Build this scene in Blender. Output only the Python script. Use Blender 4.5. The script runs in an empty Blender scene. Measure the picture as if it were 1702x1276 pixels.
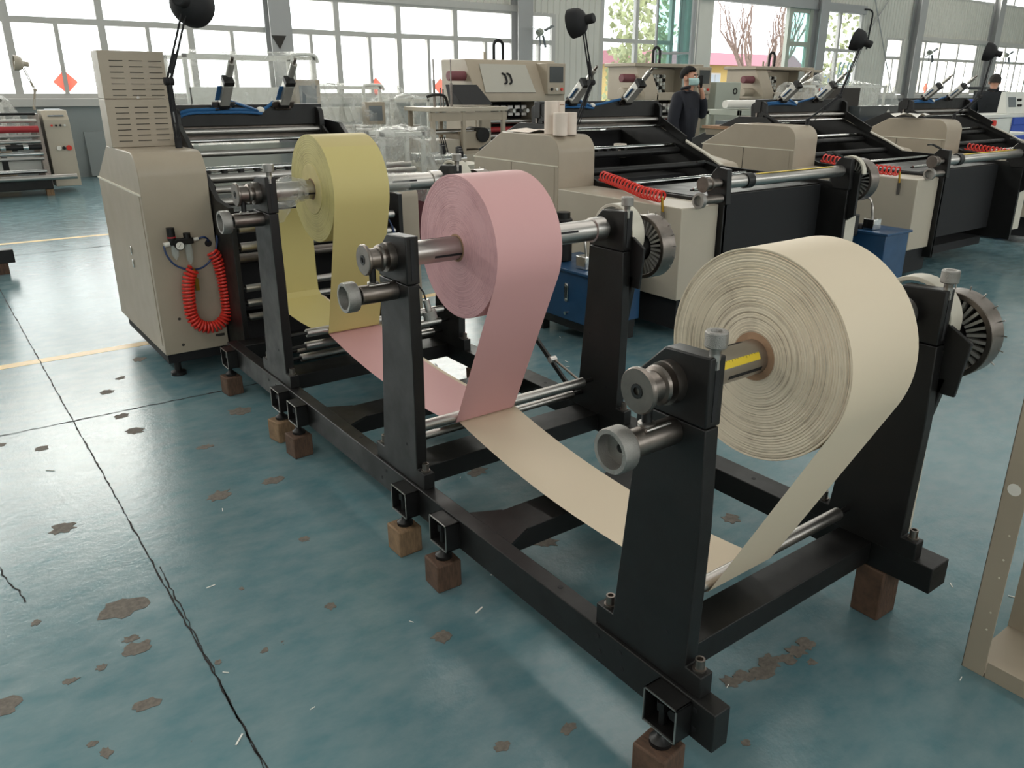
import bpy, bmesh, math, random
from mathutils import Vector, Matrix
random.seed(7)
S = bpy.context.scene
COL = S.collection
R = math.radians
# ------------------------------------------------------------------ camera
CAM = Vector((-1.251, -0.919, 1.675))
PIT, YAW, ROL = R(20.079), R(37.462), R(0.386)
fw = Vector((math.sin(YAW)*math.cos(PIT), math.cos(YAW)*math.cos(PIT), -math.sin(PIT)))
rt = fw.cross(Vector((0, 0, 1))).normalized(); up = rt.cross(fw)
rt, up = rt*math.cos(ROL)+up*math.sin(ROL), up*math.cos(ROL)-rt*math.sin(ROL)
cd = bpy.data.cameras.new('camera'); cam = bpy.data.objects.new('camera', cd); COL.objects.link(cam)
cam.matrix_world = Matrix(((rt.x, up.x, -fw.x, CAM.x), (rt.y, up.y, -fw.y, CAM.y), (rt.z, up.z, -fw.z, CAM.z), (0, 0, 0, 1)))
cd.sensor_width = 36.0; cd.lens = 36.0*1324.0/1702.0
cd.shift_x = (851-886.9)/1702.0; cd.shift_y = (623.5-638)/1702.0
cd.clip_start = 0.05; cd.clip_end = 300
S.camera = cam
# ------------------------------------------------------------------ world, daylight, exposure
wd = bpy.data.worlds.new('world'); S.world = wd; wd.use_nodes = True
bg = wd.node_tree.nodes['Background']; bg.inputs[0].default_value = (0.93, 0.97, 1.0, 1); bg.inputs[1].default_value = 4.5
def area(name, loc, size, sizey, rot, energy, color=(1, 1, 1)):
    l = bpy.data.lights.new(name, 'AREA'); l.shape = 'RECTANGLE'; l.size = size; l.size_y = sizey
    l.energy = energy; l.color = color
    o = bpy.data.objects.new(name, l); COL.objects.link(o); o.location = loc; o.rotation_euler = rot
    return o
WALL_Y = 16.2
# daylight entering through the window rows of the back wall (lamps stand outside the panes)
area('daylight_lower_left', (0.0, WALL_Y+.5, 2.3), 22.5, 1.9, (R(-90), 0, 0), 420, (1, .955, .885))
area('daylight_upper_left', (0.0, WALL_Y+.5, 5.6), 22.5, 1.6, (R(-90), 0, 0), 2700, (1, .955, .885))
area('daylight_lower_right', (37.0, WALL_Y+.5, 2.3), 20.0, 1.9, (R(-90), 0, 0), 1000, (1, .955, .885))
area('daylight_upper_right', (31.0, WALL_Y+.5, 5.6), 34.0, 1.6, (R(-90), 0, 0), 3600, (1, .955, .885))
# added fill light, entering by an unseen window strip put behind the camera
area('front_fill', (8.0, -9.6, 4.6), 40.0, 2.4, (R(90), 0, 0), 650, (1, .955, .885))
# added fill lamps, hung out of view under the closed roof
for i, (xx, e) in enumerate(((-5, 470), (6, 430), (18, 480), (31, 480))):
    area('roof_fill', (xx, 5.0, 8.15), 1.3, 18.0, (0, 0, 0), e, (1, .955, .885))
vs = S.view_settings; vs.view_transform = 'Standard'; vs.look = 'None'; vs.gamma = 1; vs.use_curve_mapping = False
vs.exposure = -0.27
# ------------------------------------------------------------------ materials
M = {}
def nodes(name):
    m = bpy.data.materials.new(name); m.use_nodes = True; M[name] = m
    nt = m.node_tree; return m, nt, nt.nodes['Principled BSDF']
def N(nt, t, **kw):
    n = nt.nodes.new(t)
    for k, v in kw.items():
        if k in n.inputs: n.inputs[k].default_value = v
        else: setattr(n, k, v)
    return n
def srgb(c):
    return tuple((x/12.92 if x <= .04045 else ((x+.055)/1.055)**2.4) for x in (v/255 for v in c))+(1,)
def mat(name, col, rough=.5, metal=0, noise=0, nscale=8, bump=0, bscale=40, spec=.5, aniso=0, stretch=None, rnoise=0):
    m, nt, b = nodes(name); c = srgb(col)
    b.inputs['Base Color'].default_value = c; b.inputs['Roughness'].default_value = rough; b.inputs['Metallic'].default_value = metal
    b.inputs['Specular IOR Level'].default_value = spec
    if noise or bump or rnoise:
        tc = N(nt, 'ShaderNodeTexCoord'); mp = N(nt, 'ShaderNodeMapping')
        if stretch: mp.inputs['Scale'].default_value = stretch
        nt.links.new(tc.outputs['Object'], mp.inputs[0])
    if noise:
        n = N(nt, 'ShaderNodeTexNoise', Scale=nscale, Detail=6.0, Roughness=.6); nt.links.new(mp.outputs[0], n.inputs['Vector'])
        r = N(nt, 'ShaderNodeValToRGB'); r.color_ramp.elements[0].position = .3; r.color_ramp.elements[1].position = .7
        r.color_ramp.elements[0].color = tuple(x*(1-noise) for x in c[:3])+(1,)
        r.color_ramp.elements[1].color = tuple(min(1, x*(1+noise)) for x in c[:3])+(1,)
        nt.links.new(n.outputs[0], r.inputs[0]); nt.links.new(r.outputs[0], b.inputs['Base Color'])
    if rnoise:
        n = N(nt, 'ShaderNodeTexNoise', Scale=nscale*1.7, Detail=5.0); nt.links.new(mp.outputs[0], n.inputs['Vector'])
        mr = N(nt, 'ShaderNodeMapRange'); mr.inputs[1].default_value = .3; mr.inputs[2].default_value = .7
        mr.inputs[3].default_value = max(.02, rough-rnoise); mr.inputs[4].default_value = min(1, rough+rnoise)
        nt.links.new(n.outputs[0], mr.inputs[0]); nt.links.new(mr.outputs[0], b.inputs['Roughness'])
    if bump:
        n = N(nt, 'ShaderNodeTexNoise', Scale=bscale, Detail=4.0); nt.links.new(mp.outputs[0], n.inputs['Vector'])
        bp = N(nt, 'ShaderNodeBump', Strength=bump, Distance=.002); nt.links.new(n.outputs[0], bp.inputs['Height']); nt.links.new(bp.outputs[0], b.inputs['Normal'])
    return m
mat('black', (18, 17, 17), .46, 0, .25, 6, .1, 200, rnoise=.08, spec=.4)
mat('black_top', (74, 68, 66), .33, .55, .25, 7, .1, 120, rnoise=.12)
mat('black_matte', (20, 20, 23), .75)
mat('rubber', (16, 16, 17), .55)
mat('steel', (178, 174, 170), .36, 1, .05, 12, rnoise=.05, stretch=(.3, 3, 3))
mat('steel_dark', (128, 120, 114), .40, 1, .15, 20, rnoise=.06)
mat('knurl', (150, 147, 143), .45, .85, .1, 30, .9, 420)
mat('chrome', (196, 196, 194), .14, 1)
mat('alu', (186, 184, 178), .38, .6, .05, 10)
mat('beige', (162, 150, 133), .45, 0, .04, 4, .06, 160, rnoise=.06)
mat('beige_light', (174, 164, 148), .45, 0, .03, 4, .05, 160)
mat('grey_green', (166, 170, 158), .45, 0, .03, 4)
mat('slot', (52, 48, 44), .8)
mat('seam', (214, 208, 192), .5)
mat('white_paint', (214, 214, 208), .45, 0, .03, 5)
mat('paint_white_dirty', (196, 190, 176), .5, 0, .08, 9)
mat('red', (214, 52, 40), .32)
mat('red_dark', (160, 40, 46), .5)
mat('blue_hose', (40, 92, 140), .35)
mat('navy_hose', (28, 52, 96), .35)
mat('blue', (26, 66, 102), .38, 0, .15, 5, .1, 90, rnoise=.08)
mat('blue_box', (52, 82, 176), .5)
mat('brass', (186, 148, 62), .28, 1)
mat('yellow_tape', (226, 196, 52), .5)
mat('plastic_white', (226, 222, 214), .4)
mat('plastic_clear', (200, 205, 200), .15)
mat('paper_tube', (222, 208, 196), .7, 0, .04, 8)
mat('cardboard', (150, 118, 92), .8, 0, .15, 40)
mat('wood', (84, 62, 48), .8, 0, .45, 14, .8, 60, stretch=(9, 1.5, 1.5))
mat('wood_pale', (128, 102, 76), .8, 0, .35, 14, .8, 60, stretch=(9, 1.5, 1.5))
mat('wall_panel', (206, 204, 196), .55, 0, .05, .7)
mat('wall_low', (132, 138, 138), .6, 0, .07, 1.2)
mat('column', (160, 160, 160), .5, 0, .04, 1)
mat('win_frame', (186, 184, 180), .5, 0, .03, 3)
mat('ceiling', (170, 172, 170), .8)
mat('jacket', (26, 28, 38), .85, 0, .25, 9, .5, 40)
mat('jacket_dark', (30, 33, 38), .85, 0, .25, 9, .5, 40)
mat('trousers', (30, 31, 36), .85)
mat('skin', (196, 146, 122), .55)
mat('hair', (16, 14, 13), .95, 0, .3, 60, .8, 120)
mat('hair_grey', (52, 49, 46), .95, 0, .3, 60, .8, 120)
mat('mask', (176, 206, 204), .7)
mat('shoe', (24, 24, 26), .5)
mat('screen', (112, 118, 122), .2)
mat('screen_dark', (58, 62, 64), .15)
mat('grass', (92, 104, 74), .9, 0, .3, 2)
mat('asphalt', (168, 166, 160), .9, 0, .1, 2)
mat('bark', (136, 118, 110), .9, 0, .25, 12)
mat('leaf', (156, 162, 122), .8, 0, .4, 3)
mat('house_yellow', (180, 156, 96), .8)
mat('house_red', (158, 104, 114), .8)
mat('house_glass', (150, 160, 170), .3)
mat('house_blue', (90, 130, 190), .6)
mat('dark_red', (110, 60, 66), .6)
mat('ladder', (150, 176, 178), .4, .4)
mat('chip', (104, 97, 89), .8, 0, .3, 60, .8, 90)
mat('crack', (40, 38, 38), .95)
mat('hood_glass', (178, 174, 164), .18)
mat('scrap', (228, 226, 220), .7)
def paper(name, col, face, dark, freq, rough=.6):
    m, nt, b = nodes(name); b.inputs['Roughness'].default_value = rough
    tc = N(nt, 'ShaderNodeTexCoord'); sx = N(nt, 'ShaderNodeSeparateXYZ'); nt.links.new(tc.outputs['Object'], sx.inputs[0])
    cb = N(nt, 'ShaderNodeCombineXYZ'); nt.links.new(sx.outputs[1], cb.inputs[0]); nt.links.new(sx.outputs[2], cb.inputs[1])
    ln = N(nt, 'ShaderNodeVectorMath', operation='LENGTH'); nt.links.new(cb.outputs[0], ln.inputs[0])
    # wobble of the winding
    nz = N(nt, 'ShaderNodeTexNoise', Scale=5.0, Detail=2.0); nt.links.new(tc.outputs['Object'], nz.inputs['Vector'])
    ma = N(nt, 'ShaderNodeMath', operation='MULTIPLY_ADD'); nt.links.new(nz.outputs[0], ma.inputs[0]); ma.inputs[1].default_value = .004
    nt.links.new(ln.outputs['Value'], ma.inputs[2])
    m1 = N(nt, 'ShaderNodeMath', operation='MULTIPLY'); nt.links.new(ma.outputs[0], m1.inputs[0]); m1.inputs[1].default_value = freq
    n1 = N(nt, 'ShaderNodeTexNoise', noise_dimensions='1D', Scale=1.0, Detail=3.0, Roughness=.7); nt.links.new(m1.outputs[0], n1.inputs['W'])
    n2 = N(nt, 'ShaderNodeTexNoise', Scale=7.0, Detail=6.0, Roughness=.65); nt.links.new(tc.outputs['Object'], n2.inputs['Vector'])
    ad = N(nt, 'ShaderNodeMath', operation='MULTIPLY_ADD'); nt.links.new(n2.outputs[0], ad.inputs[0]); ad.inputs[1].default_value = 1.0; nt.links.new(n1.outputs[0], ad.inputs[2])
    rp = N(nt, 'ShaderNodeValToRGB'); e = rp.color_ramp.elements; e[0].position = .70; e[1].position = 1.08
    e[0].color = srgb(dark); e[1].color = srgb(face); nt.links.new(ad.outputs[0], rp.inputs[0])
    # only the flat ends carry the rings: pick by the surface normal
    gm = N(nt, 'ShaderNodeTexCoord'); nx = N(nt, 'ShaderNodeSeparateXYZ'); nt.links.new(gm.outputs['Normal'], nx.inputs[0])
    ab = N(nt, 'ShaderNodeMath', operation='ABSOLUTE'); nt.links.new(nx.outputs[0], ab.inputs[0])
    gt = N(nt, 'ShaderNodeMath', operation='GREATER_THAN'); nt.links.new(ab.outputs[0], gt.inputs[0]); gt.inputs[1].default_value = .7
    mx = N(nt, 'ShaderNodeMix', data_type='RGBA'); nt.links.new(gt.outputs[0], mx.inputs[0]); mx.inputs[6].default_value = srgb(col); nt.links.new(rp.outputs[0], mx.inputs[7])
    nt.links.new(mx.outputs[2], b.inputs['Base Color'])
    mh = N(nt, 'ShaderNodeMath', operation='MULTIPLY'); nt.links.new(n1.outputs[0], mh.inputs[0]); nt.links.new(gt.outputs[0], mh.inputs[1])
    bp = N(nt, 'ShaderNodeBump', Strength=.5, Distance=.002); nt.links.new(mh.outputs[0], bp.inputs['Height']); nt.links.new(bp.outputs[0], b.inputs['Normal'])
    return m
paper('paper_white', (216, 200, 176), (216, 202, 180), (150, 136, 118), 130)
paper('paper_pink', (208, 160, 160), (208, 160, 164), (168, 122, 124), 330)
paper('paper_yellow', (194, 178, 122), (194, 182, 120), (152, 138, 88), 200)
mat('web_white', (216, 200, 176), .6); mat('web_pink', (208, 160, 160), .6); mat('web_yellow', (196, 182, 120), .6)
mat('yellow_core', (196, 182, 128), .7, 0, .08, 20)
def glassy(name, tint, transp, rough=.03):
    m = bpy.data.materials.new(name); m.use_nodes = True; M[name] = m; nt = m.node_tree; nt.nodes.clear()
    o = N(nt, 'ShaderNodeOutputMaterial'); t = N(nt, 'ShaderNodeBsdfTransparent'); t.inputs[0].default_value = tint
    g = N(nt, 'ShaderNodeBsdfPrincipled'); g.inputs['Base Color'].default_value = (.8, .84, .84, 1); g.inputs['Roughness'].default_value = rough
    mx = N(nt, 'ShaderNodeMixShader'); mx.inputs[0].default_value = 1-transp
    nt.links.new(t.outputs[0], mx.inputs[1]); nt.links.new(g.outputs[0], mx.inputs[2]); nt.links.new(mx.outputs[0], o.inputs[0])
glassy('pane', (.97, .98, .97, 1), .94)
glassy('pane_teal', (.62, .80, .77, 1), .88)
glassy('acrylic', (.88, .92, .9, 1), .7, .1)
glassy('bowl', (.92, .94, .92, 1), .75, .08)
def film():
    m = bpy.data.materials.new('film'); m.use_nodes = True; M['film'] = m; nt = m.node_tree; nt.nodes.clear()
    o = N(nt, 'ShaderNodeOutputMaterial'); t = N(nt, 'ShaderNodeBsdfTransparent'); t.inputs[0].default_value = (.97, .97, .96, 1)
    g = N(nt, 'ShaderNodeBsdfPrincipled'); g.inputs['Base Color'].default_value = (.78, .78, .75, 1); g.inputs['Roughness'].default_value = .22
    tc = N(nt, 'ShaderNodeTexCoord'); n = N(nt, 'ShaderNodeTexNoise', Scale=3.2, Detail=3.0, Distortion=1.6); nt.links.new(tc.outputs['Object'], n.inputs['Vector'])
    mr = N(nt, 'ShaderNodeMapRange'); mr.inputs[1].default_value = .35; mr.inputs[2].default_value = .72; mr.inputs[3].default_value = .07; mr.inputs[4].default_value = .45
    nt.links.new(n.outputs[0], mr.inputs[0])
    bp = N(nt, 'ShaderNodeBump', Strength=.5, Distance=.04); nt.links.new(n.outputs[0], bp.inputs['Height']); nt.links.new(bp.outputs[0], g.inputs['Normal'])
    mx = N(nt, 'ShaderNodeMixShader'); nt.links.new(mr.outputs[0], mx.inputs[0]); nt.links.new(t.outputs[0], mx.inputs[1]); nt.links.new(g.outputs[0], mx.inputs[2]); nt.links.new(mx.outputs[0], o.inputs[0])
film()
def floor_mat():
    m, nt, b = nodes('floor'); tc = N(nt, 'ShaderNodeTexCoord')
    big = N(nt, 'ShaderNodeTexNoise', Scale=.55, Detail=4.0, Roughness=.55); nt.links.new(tc.outputs['Object'], big.inputs['Vector'])
    r1 = N(nt, 'ShaderNodeValToRGB'); e = r1.color_ramp.elements; e[0].position = .3; e[0].color = srgb((58, 100, 110)); e[1].position = .72; e[1].color = srgb((90, 130, 138)); nt.links.new(big.outputs[0], r1.inputs[0])
    # scuffs: streaky lighter wear
    mp = N(nt, 'ShaderNodeMapping'); mp.inputs['Scale'].default_value = (5, 9, 1); mp.inputs['Rotation'].default_value = (0, 0, .5); nt.links.new(tc.outputs['Object'], mp.inputs[0])
    sc = N(nt, 'ShaderNodeTexNoise', Scale=1.2, Detail=6.0, Roughness=.6); nt.links.new(mp.outputs[0], sc.inputs['Vector'])
    r2 = N(nt, 'ShaderNodeValToRGB'); e = r2.color_ramp.elements; e[0].position = .2; e[0].color = (0, 0, 0, 1); e[1].position = .8; e[1].color = (.36, .36, .36, 1); nt.links.new(sc.outputs[0], r2.inputs[0])
    mx = N(nt, 'ShaderNodeMix', data_type='RGBA'); nt.links.new(r2.outputs[0], mx.inputs[0]); nt.links.new(r1.outputs[0], mx.inputs[6]); mx.inputs[7].default_value = srgb((168, 172, 170))
    # small peeled flecks
    fl = N(nt, 'ShaderNodeTexNoise', Scale=7.0, Detail=8.0, Roughness=.62); nt.links.new(tc.outputs['Object'], fl.inputs['Vector'])
    r3 = N(nt, 'ShaderNodeValToRGB'); e = r3.color_ramp.elements; e[0].position = .705; e[0].color = (0, 0, 0, 1); e[1].position = .72; e[1].color = (1, 1, 1, 1); nt.links.new(fl.outputs[0], r3.inputs[0])
    m2 = N(nt, 'ShaderNodeMix', data_type='RGBA'); nt.links.new(r3.outputs[0], m2.inputs[0]); nt.links.new(mx.outputs[2], m2.inputs[6]); m2.inputs[7].default_value = srgb((96, 88, 82))
    nt.links.new(m2.outputs[2], b.inputs['Base Color'])
    rr = N(nt, 'ShaderNodeMapRange'); rr.inputs[1].default_value = .2; rr.inputs[2].default_value = .8; rr.inputs[3].default_value = .16; rr.inputs[4].default_value = .25
    nt.links.new(sc.outputs[0], rr.inputs[0]); nt.links.new(rr.outputs[0], b.inputs['Roughness'])
    fine = N(nt, 'ShaderNodeTexNoise', Scale=26.0, Detail=6.0, Roughness=.7); nt.links.new(tc.outputs['Object'], fine.inputs['Vector'])
    bp = N(nt, 'ShaderNodeBump', Strength=.28, Distance=.004); nt.links.new(fine.outputs[0], bp.inputs['Height']); nt.links.new(bp.outputs[0], b.inputs['Normal'])
floor_mat()
# ------------------------------------------------------------------ mesh helpers
def smooth(P, n=5):
    out = []
    for i in range(len(P)-1):
        a, b, c, d = P[max(0, i-1)], P[i], P[i+1], P[min(len(P)-1, i+2)]
        for k in range(n):
            t = k/n; out.append(.5*((2*b)+(c-a)*t+(2*a-5*b+4*c-d)*t*t+(3*b-a-3*c+d)*t**3))
    return out+[P[-1]]
ORG = {}
class MB:
    def __init__(s): s.v = []; s.f = []
    def add(s, vs, fs):
        o = len(s.v); s.v += [tuple(x) for x in vs]; s.f += [tuple(i+o for i in f) for f in fs]; return s
    def box(s, x0, x1, y0, y1, z0, z1):
        return s.add([(x, y, z) for z in (z0, z1) for y in (y0, y1) for x in (x0, x1)], [(0, 2, 3, 1), (4, 5, 7, 6), (0, 1, 5, 4), (2, 6, 7, 3), (0, 4, 6, 2), (1, 3, 7, 5)])
    def prism(s, pts, ax, a, b):
        n = len(pts)
        def P(p, t): return {'x': (t, p[0], p[1]), 'y': (p[0], t, p[1]), 'z': (p[0], p[1], t)}[ax]
        return s.add([P(p, a) for p in pts]+[P(p, b) for p in pts], [tuple(range(n))[::-1], tuple(range(n, 2*n))]+[(i, (i+1) % n, n+(i+1) % n, n+i) for i in range(n)])
    def lathe(s, p, d, prof, n=20, closed=False):
        p = Vector(p); d = Vector(d).normalized(); a = d.orthogonal().normalized(); b = d.cross(a)
        if abs(d.x) > .9: a = Vector((0, 1, 0)); b = d.cross(a)
        vs = []
        for r, h in prof:
            for i in range(n):
                t = 2*math.pi*i/n; vs.append(p+d*h+(a*math.cos(t)+b*math.sin(t))*max(r, 1e-5))
        k = len(prof); fs = []
        for j in range(k if closed else k-1):
            jj = (j+1) % k
            for i in range(n):
                fs.append((j*n+i, j*n+(i+1) % n, jj*n+(i+1) % n, jj*n+i))
        if not closed:
            if prof[0][0] > 1e-4: fs.append(tuple(range(n))[::-1])
            if prof[-1][0] > 1e-4: fs.append(tuple((k-1)*n+i for i in range(n)))
        return s.add(vs, fs)
    def cyl(s, p, q, r, r2=None, n=16):
        p = Vector(p); q = Vector(q); return s.lathe(p, q-p, [(r, 0), (r if r2 is None else r2, (q-p).length)], n)
    def ring(s, p, q, ro, ri, n=32):
        p = Vector(p); q = Vector(q); L = (q-p).length
        return s.lathe(p, q-p, [(ri, 0), (ro, 0), (ro, L), (ri, L)], n, True)
    def bar(s, p, q, w, h, upv=(0, 0, 1)):
        p = Vector(p); q = Vector(q); d = (q-p).normalized(); u = Vector(upv); r = d.cross(u)
        if r.length < 1e-4: r = d.cross(Vector((0, 1, 0)))
        r.normalize(); u = r.cross(d)
        vs = [c+r*(a*w/2)+u*(b*h/2) for c in (p, q) for a, b in ((-1, -1), (1, -1), (1, 1), (-1, 1))]
        return s.add(vs, [(3, 2, 1, 0), (4, 5, 6, 7), (0, 1, 5, 4), (1, 2, 6, 5), (2, 3, 7, 6), (3, 0, 4, 7)])
    def tube(s, pts, r, n=8, closed=False):
        pts = [Vector(p) for p in pts]
        if not closed and 4 <= len(pts) <= 12 and not isinstance(r, (list, tuple)): pts = smooth(pts)
        k = len(pts); vs = []; prev = None
        for i, p in enumerate(pts):
            a = pts[(i-1) % k] if (i or closed) else p; b = pts[(i+1) % k] if (i < k-1 or closed) else p
            d = (b-a).normalized()
            u = prev-d*prev.dot(d) if prev is not None else d.orthogonal()
            u.normalize(); prev = u; w = d.cross(u); rr = r[i] if isinstance(r, (list, tuple)) else r
            vs += [p+(u*math.cos(2*math.pi*j/n)+w*math.sin(2*math.pi*j/n))*rr for j in range(n)]
        fs = []
        for i in range(k if closed else k-1):
            ii = (i+1) % k
            fs += [(i*n+j, i*n+(j+1) % n, ii*n+(j+1) % n, ii*n+j) for j in range(n)]
        if not closed: fs += [tuple(range(n))[::-1], tuple((k-1)*n+j for j in range(n))]
        return s.add(vs, fs)
    def ball(s, c, rx, ry=None, rz=None, n=16, m=10):
        ry = ry or rx; rz = rz or rx; c = Vector(c); vs = [c+Vector((0, 0, -rz))]
        for j in range(1, m):
            t = math.pi*j/m
            vs += [c+Vector((rx*math.sin(t)*math.cos(2*math.pi*i/n), ry*math.sin(t)*math.sin(2*math.pi*i/n), -rz*math.cos(t))) for i in range(n)]
        vs.append(c+Vector((0, 0, rz))); fs = [(0, 1+(i+1) % n, 1+i) for i in range(n)]
        for j in range(m-2):
            fs += [(1+j*n+i, 1+j*n+(i+1) % n, 1+(j+1)*n+(i+1) % n, 1+(j+1)*n+i) for i in range(n)]
        L = len(vs)-1; fs += [(L, 1+(m-2)*n+i, 1+(m-2)*n+(i+1) % n) for i in range(n)]
        return s.add(vs, fs)
    def strip(s, rows):                                   # open sheet from rows of points
        n = len(rows[0]); return s.add([p for r in rows for p in r], [(j*n+i, j*n+i+1, (j+1)*n+i+1, (j+1)*n+i) for j in range(len(rows)-1) for i in range(n-1)])
    def build(s, name, mt, parent=None, bev=0, org=None, label=None, cat=None, group=None, kind=None, sheet=False, ang=32, seg=2):
        me = bpy.data.meshes.new(name)
        if org is None:
            if parent is not None: org = ORG[parent.name]
            else:
                xs, ys, zs = zip(*s.v); org = ((min(xs)+max(xs))/2, (min(ys)+max(ys))/2, min(zs))
        org = Vector(org)
        me.from_pydata([tuple(Vector(v)-org) for v in s.v], [], s.f)
        if not sheet:
            bm = bmesh.new(); bm.from_mesh(me); bmesh.ops.recalc_face_normals(bm, faces=bm.faces); bm.to_mesh(me); bm.free()
        me.materials.append(M[mt]); me.shade_smooth(); me.set_sharp_from_angle(angle=R(ang))
        o = bpy.data.objects.new(name, me); COL.objects.link(o); ORG[o.name] = tuple(org)
        if parent is not None:
            o.parent = parent; o.location = org-Vector(ORG[parent.name])
        else: o.location = org
        if bev:
            bv = o.modifiers.new('bevel', 'BEVEL'); bv.width = bev; bv.segments = seg; bv.limit_method = 'ANGLE'; bv.angle_limit = R(40); bv.harden_normals = False
        tag(o, label, cat, group, kind); return o
def tag(o, label=None, cat=None, group=None, kind=None):
    if label: o['label'] = label
    if cat: o['category'] = cat
    if group: o['group'] = group
    if kind: o['kind'] = kind
    return o
def thing(name, loc, label, cat, group=None, kind=None):
    o = bpy.data.objects.new(name, None); COL.objects.link(o); o.location = loc; o.empty_display_size = .1
    ORG[o.name] = tuple(loc); return tag(o, label, cat, group, kind)
def B(x0, x1, y0, y1, z0, z1): return MB().box(x0, x1, y0, y1, z0, z1)
def rounded(pts, idx, r, n=5):
    """polygon with the corners in idx rounded by radius r"""
    out = []; k = len(pts)
    for i, p in enumerate(pts):
        if i not in idx: out.append(p); continue
        p = Vector(p); a = (Vector(pts[i-1])-p); b = (Vector(pts[(i+1) % k])-p); a.normalize(); b.normalize()
        ang = a.angle(b); t = r/math.tan(ang/2); c = p+(a+b).normalized()*(r/math.sin(ang/2)); s0 = p+a*t-c; e0 = p+b*t-c
        for j in range(n+1):
            v = s0.lerp(e0, j/n); v = v.normalized()*r; out.append(tuple(c+v))
    return out
def copy_tree(o, loc=None, parent=None):
    c = o.copy(); COL.objects.link(c); ORG[c.name] = ORG.get(o.name, (0, 0, 0))
    if parent is not None: c.parent = parent
    if loc is not None: c.location = loc
    for ch in list(o.children): copy_tree(ch, None, c)
    return c
# ================================================================== the hall
XL, XR, YF, HT = -14.0, 48.0, -9.0, 8.6
fl = B(XL, XR, YF, WALL_Y+.1, -.2, 0).build('floor', 'floor', kind='structure', org=(0, 0, 0), label='glossy teal epoxy floor with worn patches and joints')
def blob(cx, cy, rx, ry, rot, z0, z1, n=16, jag=.28, seed=0):
    rnd = random.Random(seed); pts = []
    for i in range(n):
        t = 2*math.pi*i/n; k = 1+rnd.uniform(-jag, jag)
        a, b = rx*k*math.cos(t), ry*k*math.sin(t)
        pts.append((cx+a*math.cos(rot)-b*math.sin(rot), cy+a*math.sin(rot)+b*math.cos(rot)))
    return MB().prism(pts, 'z', z0, z1)
chips = [(-0.978, 1.719, 0.069, 0.056), (-1.055, 2.419, 0.044, 0.044), (-0.990, 1.469, 0.039, 0.033), (-0.990, 1.530, 0.023, 0.018), (-1.020, 1.193, 0.035, 0.027), (-1.346, 1.421, 0.043, 0.038), (-1.172, 1.125, 0.013, 0.011), (-1.150, 1.070, 0.015, 0.023), (-1.178, 1.430, 0.022, 0.014), (-1.092, 1.439, 0.017, 0.015), (-1.221, 1.803, 0.015, 0.015), (-0.412, 1.307, 0.017, 0.020), (-0.316, 1.768, 0.018, 0.022), (-0.670, 1.218, 0.015, 0.010), (-0.803, 1.250, 0.010, 0.012), (-0.619, 1.587, 0.007, 0.011), (-0.607, 3.270, 0.042, 0.042), (-0.622, 3.514, 0.037, 0.029), (-1.013, 3.313, 0.033, 0.028), (-1.163, 3.472, 0.018, 0.022), (-0.494, 4.148, 0.029, 0.021), (-0.323, 4.451, 0.043, 0.042), (-0.472, 2.323, 0.049, 0.039), (-0.243, 2.318, 0.047, 0.035), (-0.377, 2.860, 0.037, 0.023), (-0.093, 3.211, 0.058, 0.051), (-0.605, 3.951, 0.035, 0.033), (1.148, 0.870, 0.035, 0.036), (0.425, 1.192, 0.046, 0.046), (-0.190, 0.942, 0.031, 0.029), (-0.112, 0.398, 0.023, 0.018), (0.663, 0.152, 0.017, 0.014), (0.551, 1.847, 0.049, 0.039), (-0.296, 0.455, 0.023, 0.016), (0.238, 0.067, 0.015, 0.010)]
for i, (x, y, a, b) in enumerate(chips):
    blob(x, y, a, b, random.uniform(-.3, .6), -.001, .0012, 18, .3, i).build('peeled_patch', 'chip', fl)
def jagged(p, q, w, step, amp, seed):
    rnd = random.Random(seed); p = Vector(p); q = Vector(q); d = (q-p); L = d.length; d.normalize(); nrm = Vector((-d.y, d.x)); m = MB(); rows = []
    k = int(L/step)
    for i in range(k+1):
        c = p+d*(L*i/k)+nrm*rnd.uniform(-amp, amp); ww = w*rnd.uniform(.35, 1.3)
        rows.append([(c.x-nrm.x*ww/2, c.y-nrm.y*ww/2, .0015), (c.x+nrm.x*ww/2, c.y+nrm.y*ww/2, .0015)])
    return m.strip(rows)
jagged((-.826, .2), (-.86, 15.9), .0065, .035, .003, 1).build('floor_joint', 'crack', fl, sheet=True)
jagged((-.835, .5), (-.815, 1.9), .0045, .03, .004, 4).build('floor_joint', 'crack', fl, sheet=True)
jagged((-4.5, 3.66), (.9, 3.56), .010, .04, .005, 2).build('floor_joint', 'crack', fl, sheet=True)
jagged((-4.5, 8.6), (3, 8.75), .012, .05, .004, 3).build('floor_joint', 'crack', fl, sheet=True)
jagged((-1.45, 3.1), (-1.23, 1.95), .005, .03, .006, 5).build('floor_joint', 'crack', fl, sheet=True)
m_, nt_, b_ = nodes('line_yellow'); b_.inputs['Base Color'].default_value = srgb((214, 178, 104)); b_.inputs['Roughness'].default_value = .35
for (y0, x0, x1) in ((4.79, -9, 2.4), (9.45, -9, 4.5)):
    B(x0, x1, y0-.045, y0+.045, -.001, .001).build('painted_line', 'line_yellow', fl)
for i in range(46):                                   # clippings of paper lying about
    x = random.uniform(-1.2, 2.2); y = random.uniform(-.4, 3.4); a = random.uniform(0, 3.1); l = random.uniform(.008, .022)
    c, s_ = math.cos(a)*l, math.sin(a)*l
    MB().prism([(x-c+s_*.12, y-s_-c*.12), (x+c+s_*.12, y+s_-c*.12), (x+c-s_*.12, y+s_+c*.12), (x-c-s_*.12, y-s_+c*.12)], 'z', .001, .003).build('paper_scrap', 'scrap', fl)
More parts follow.
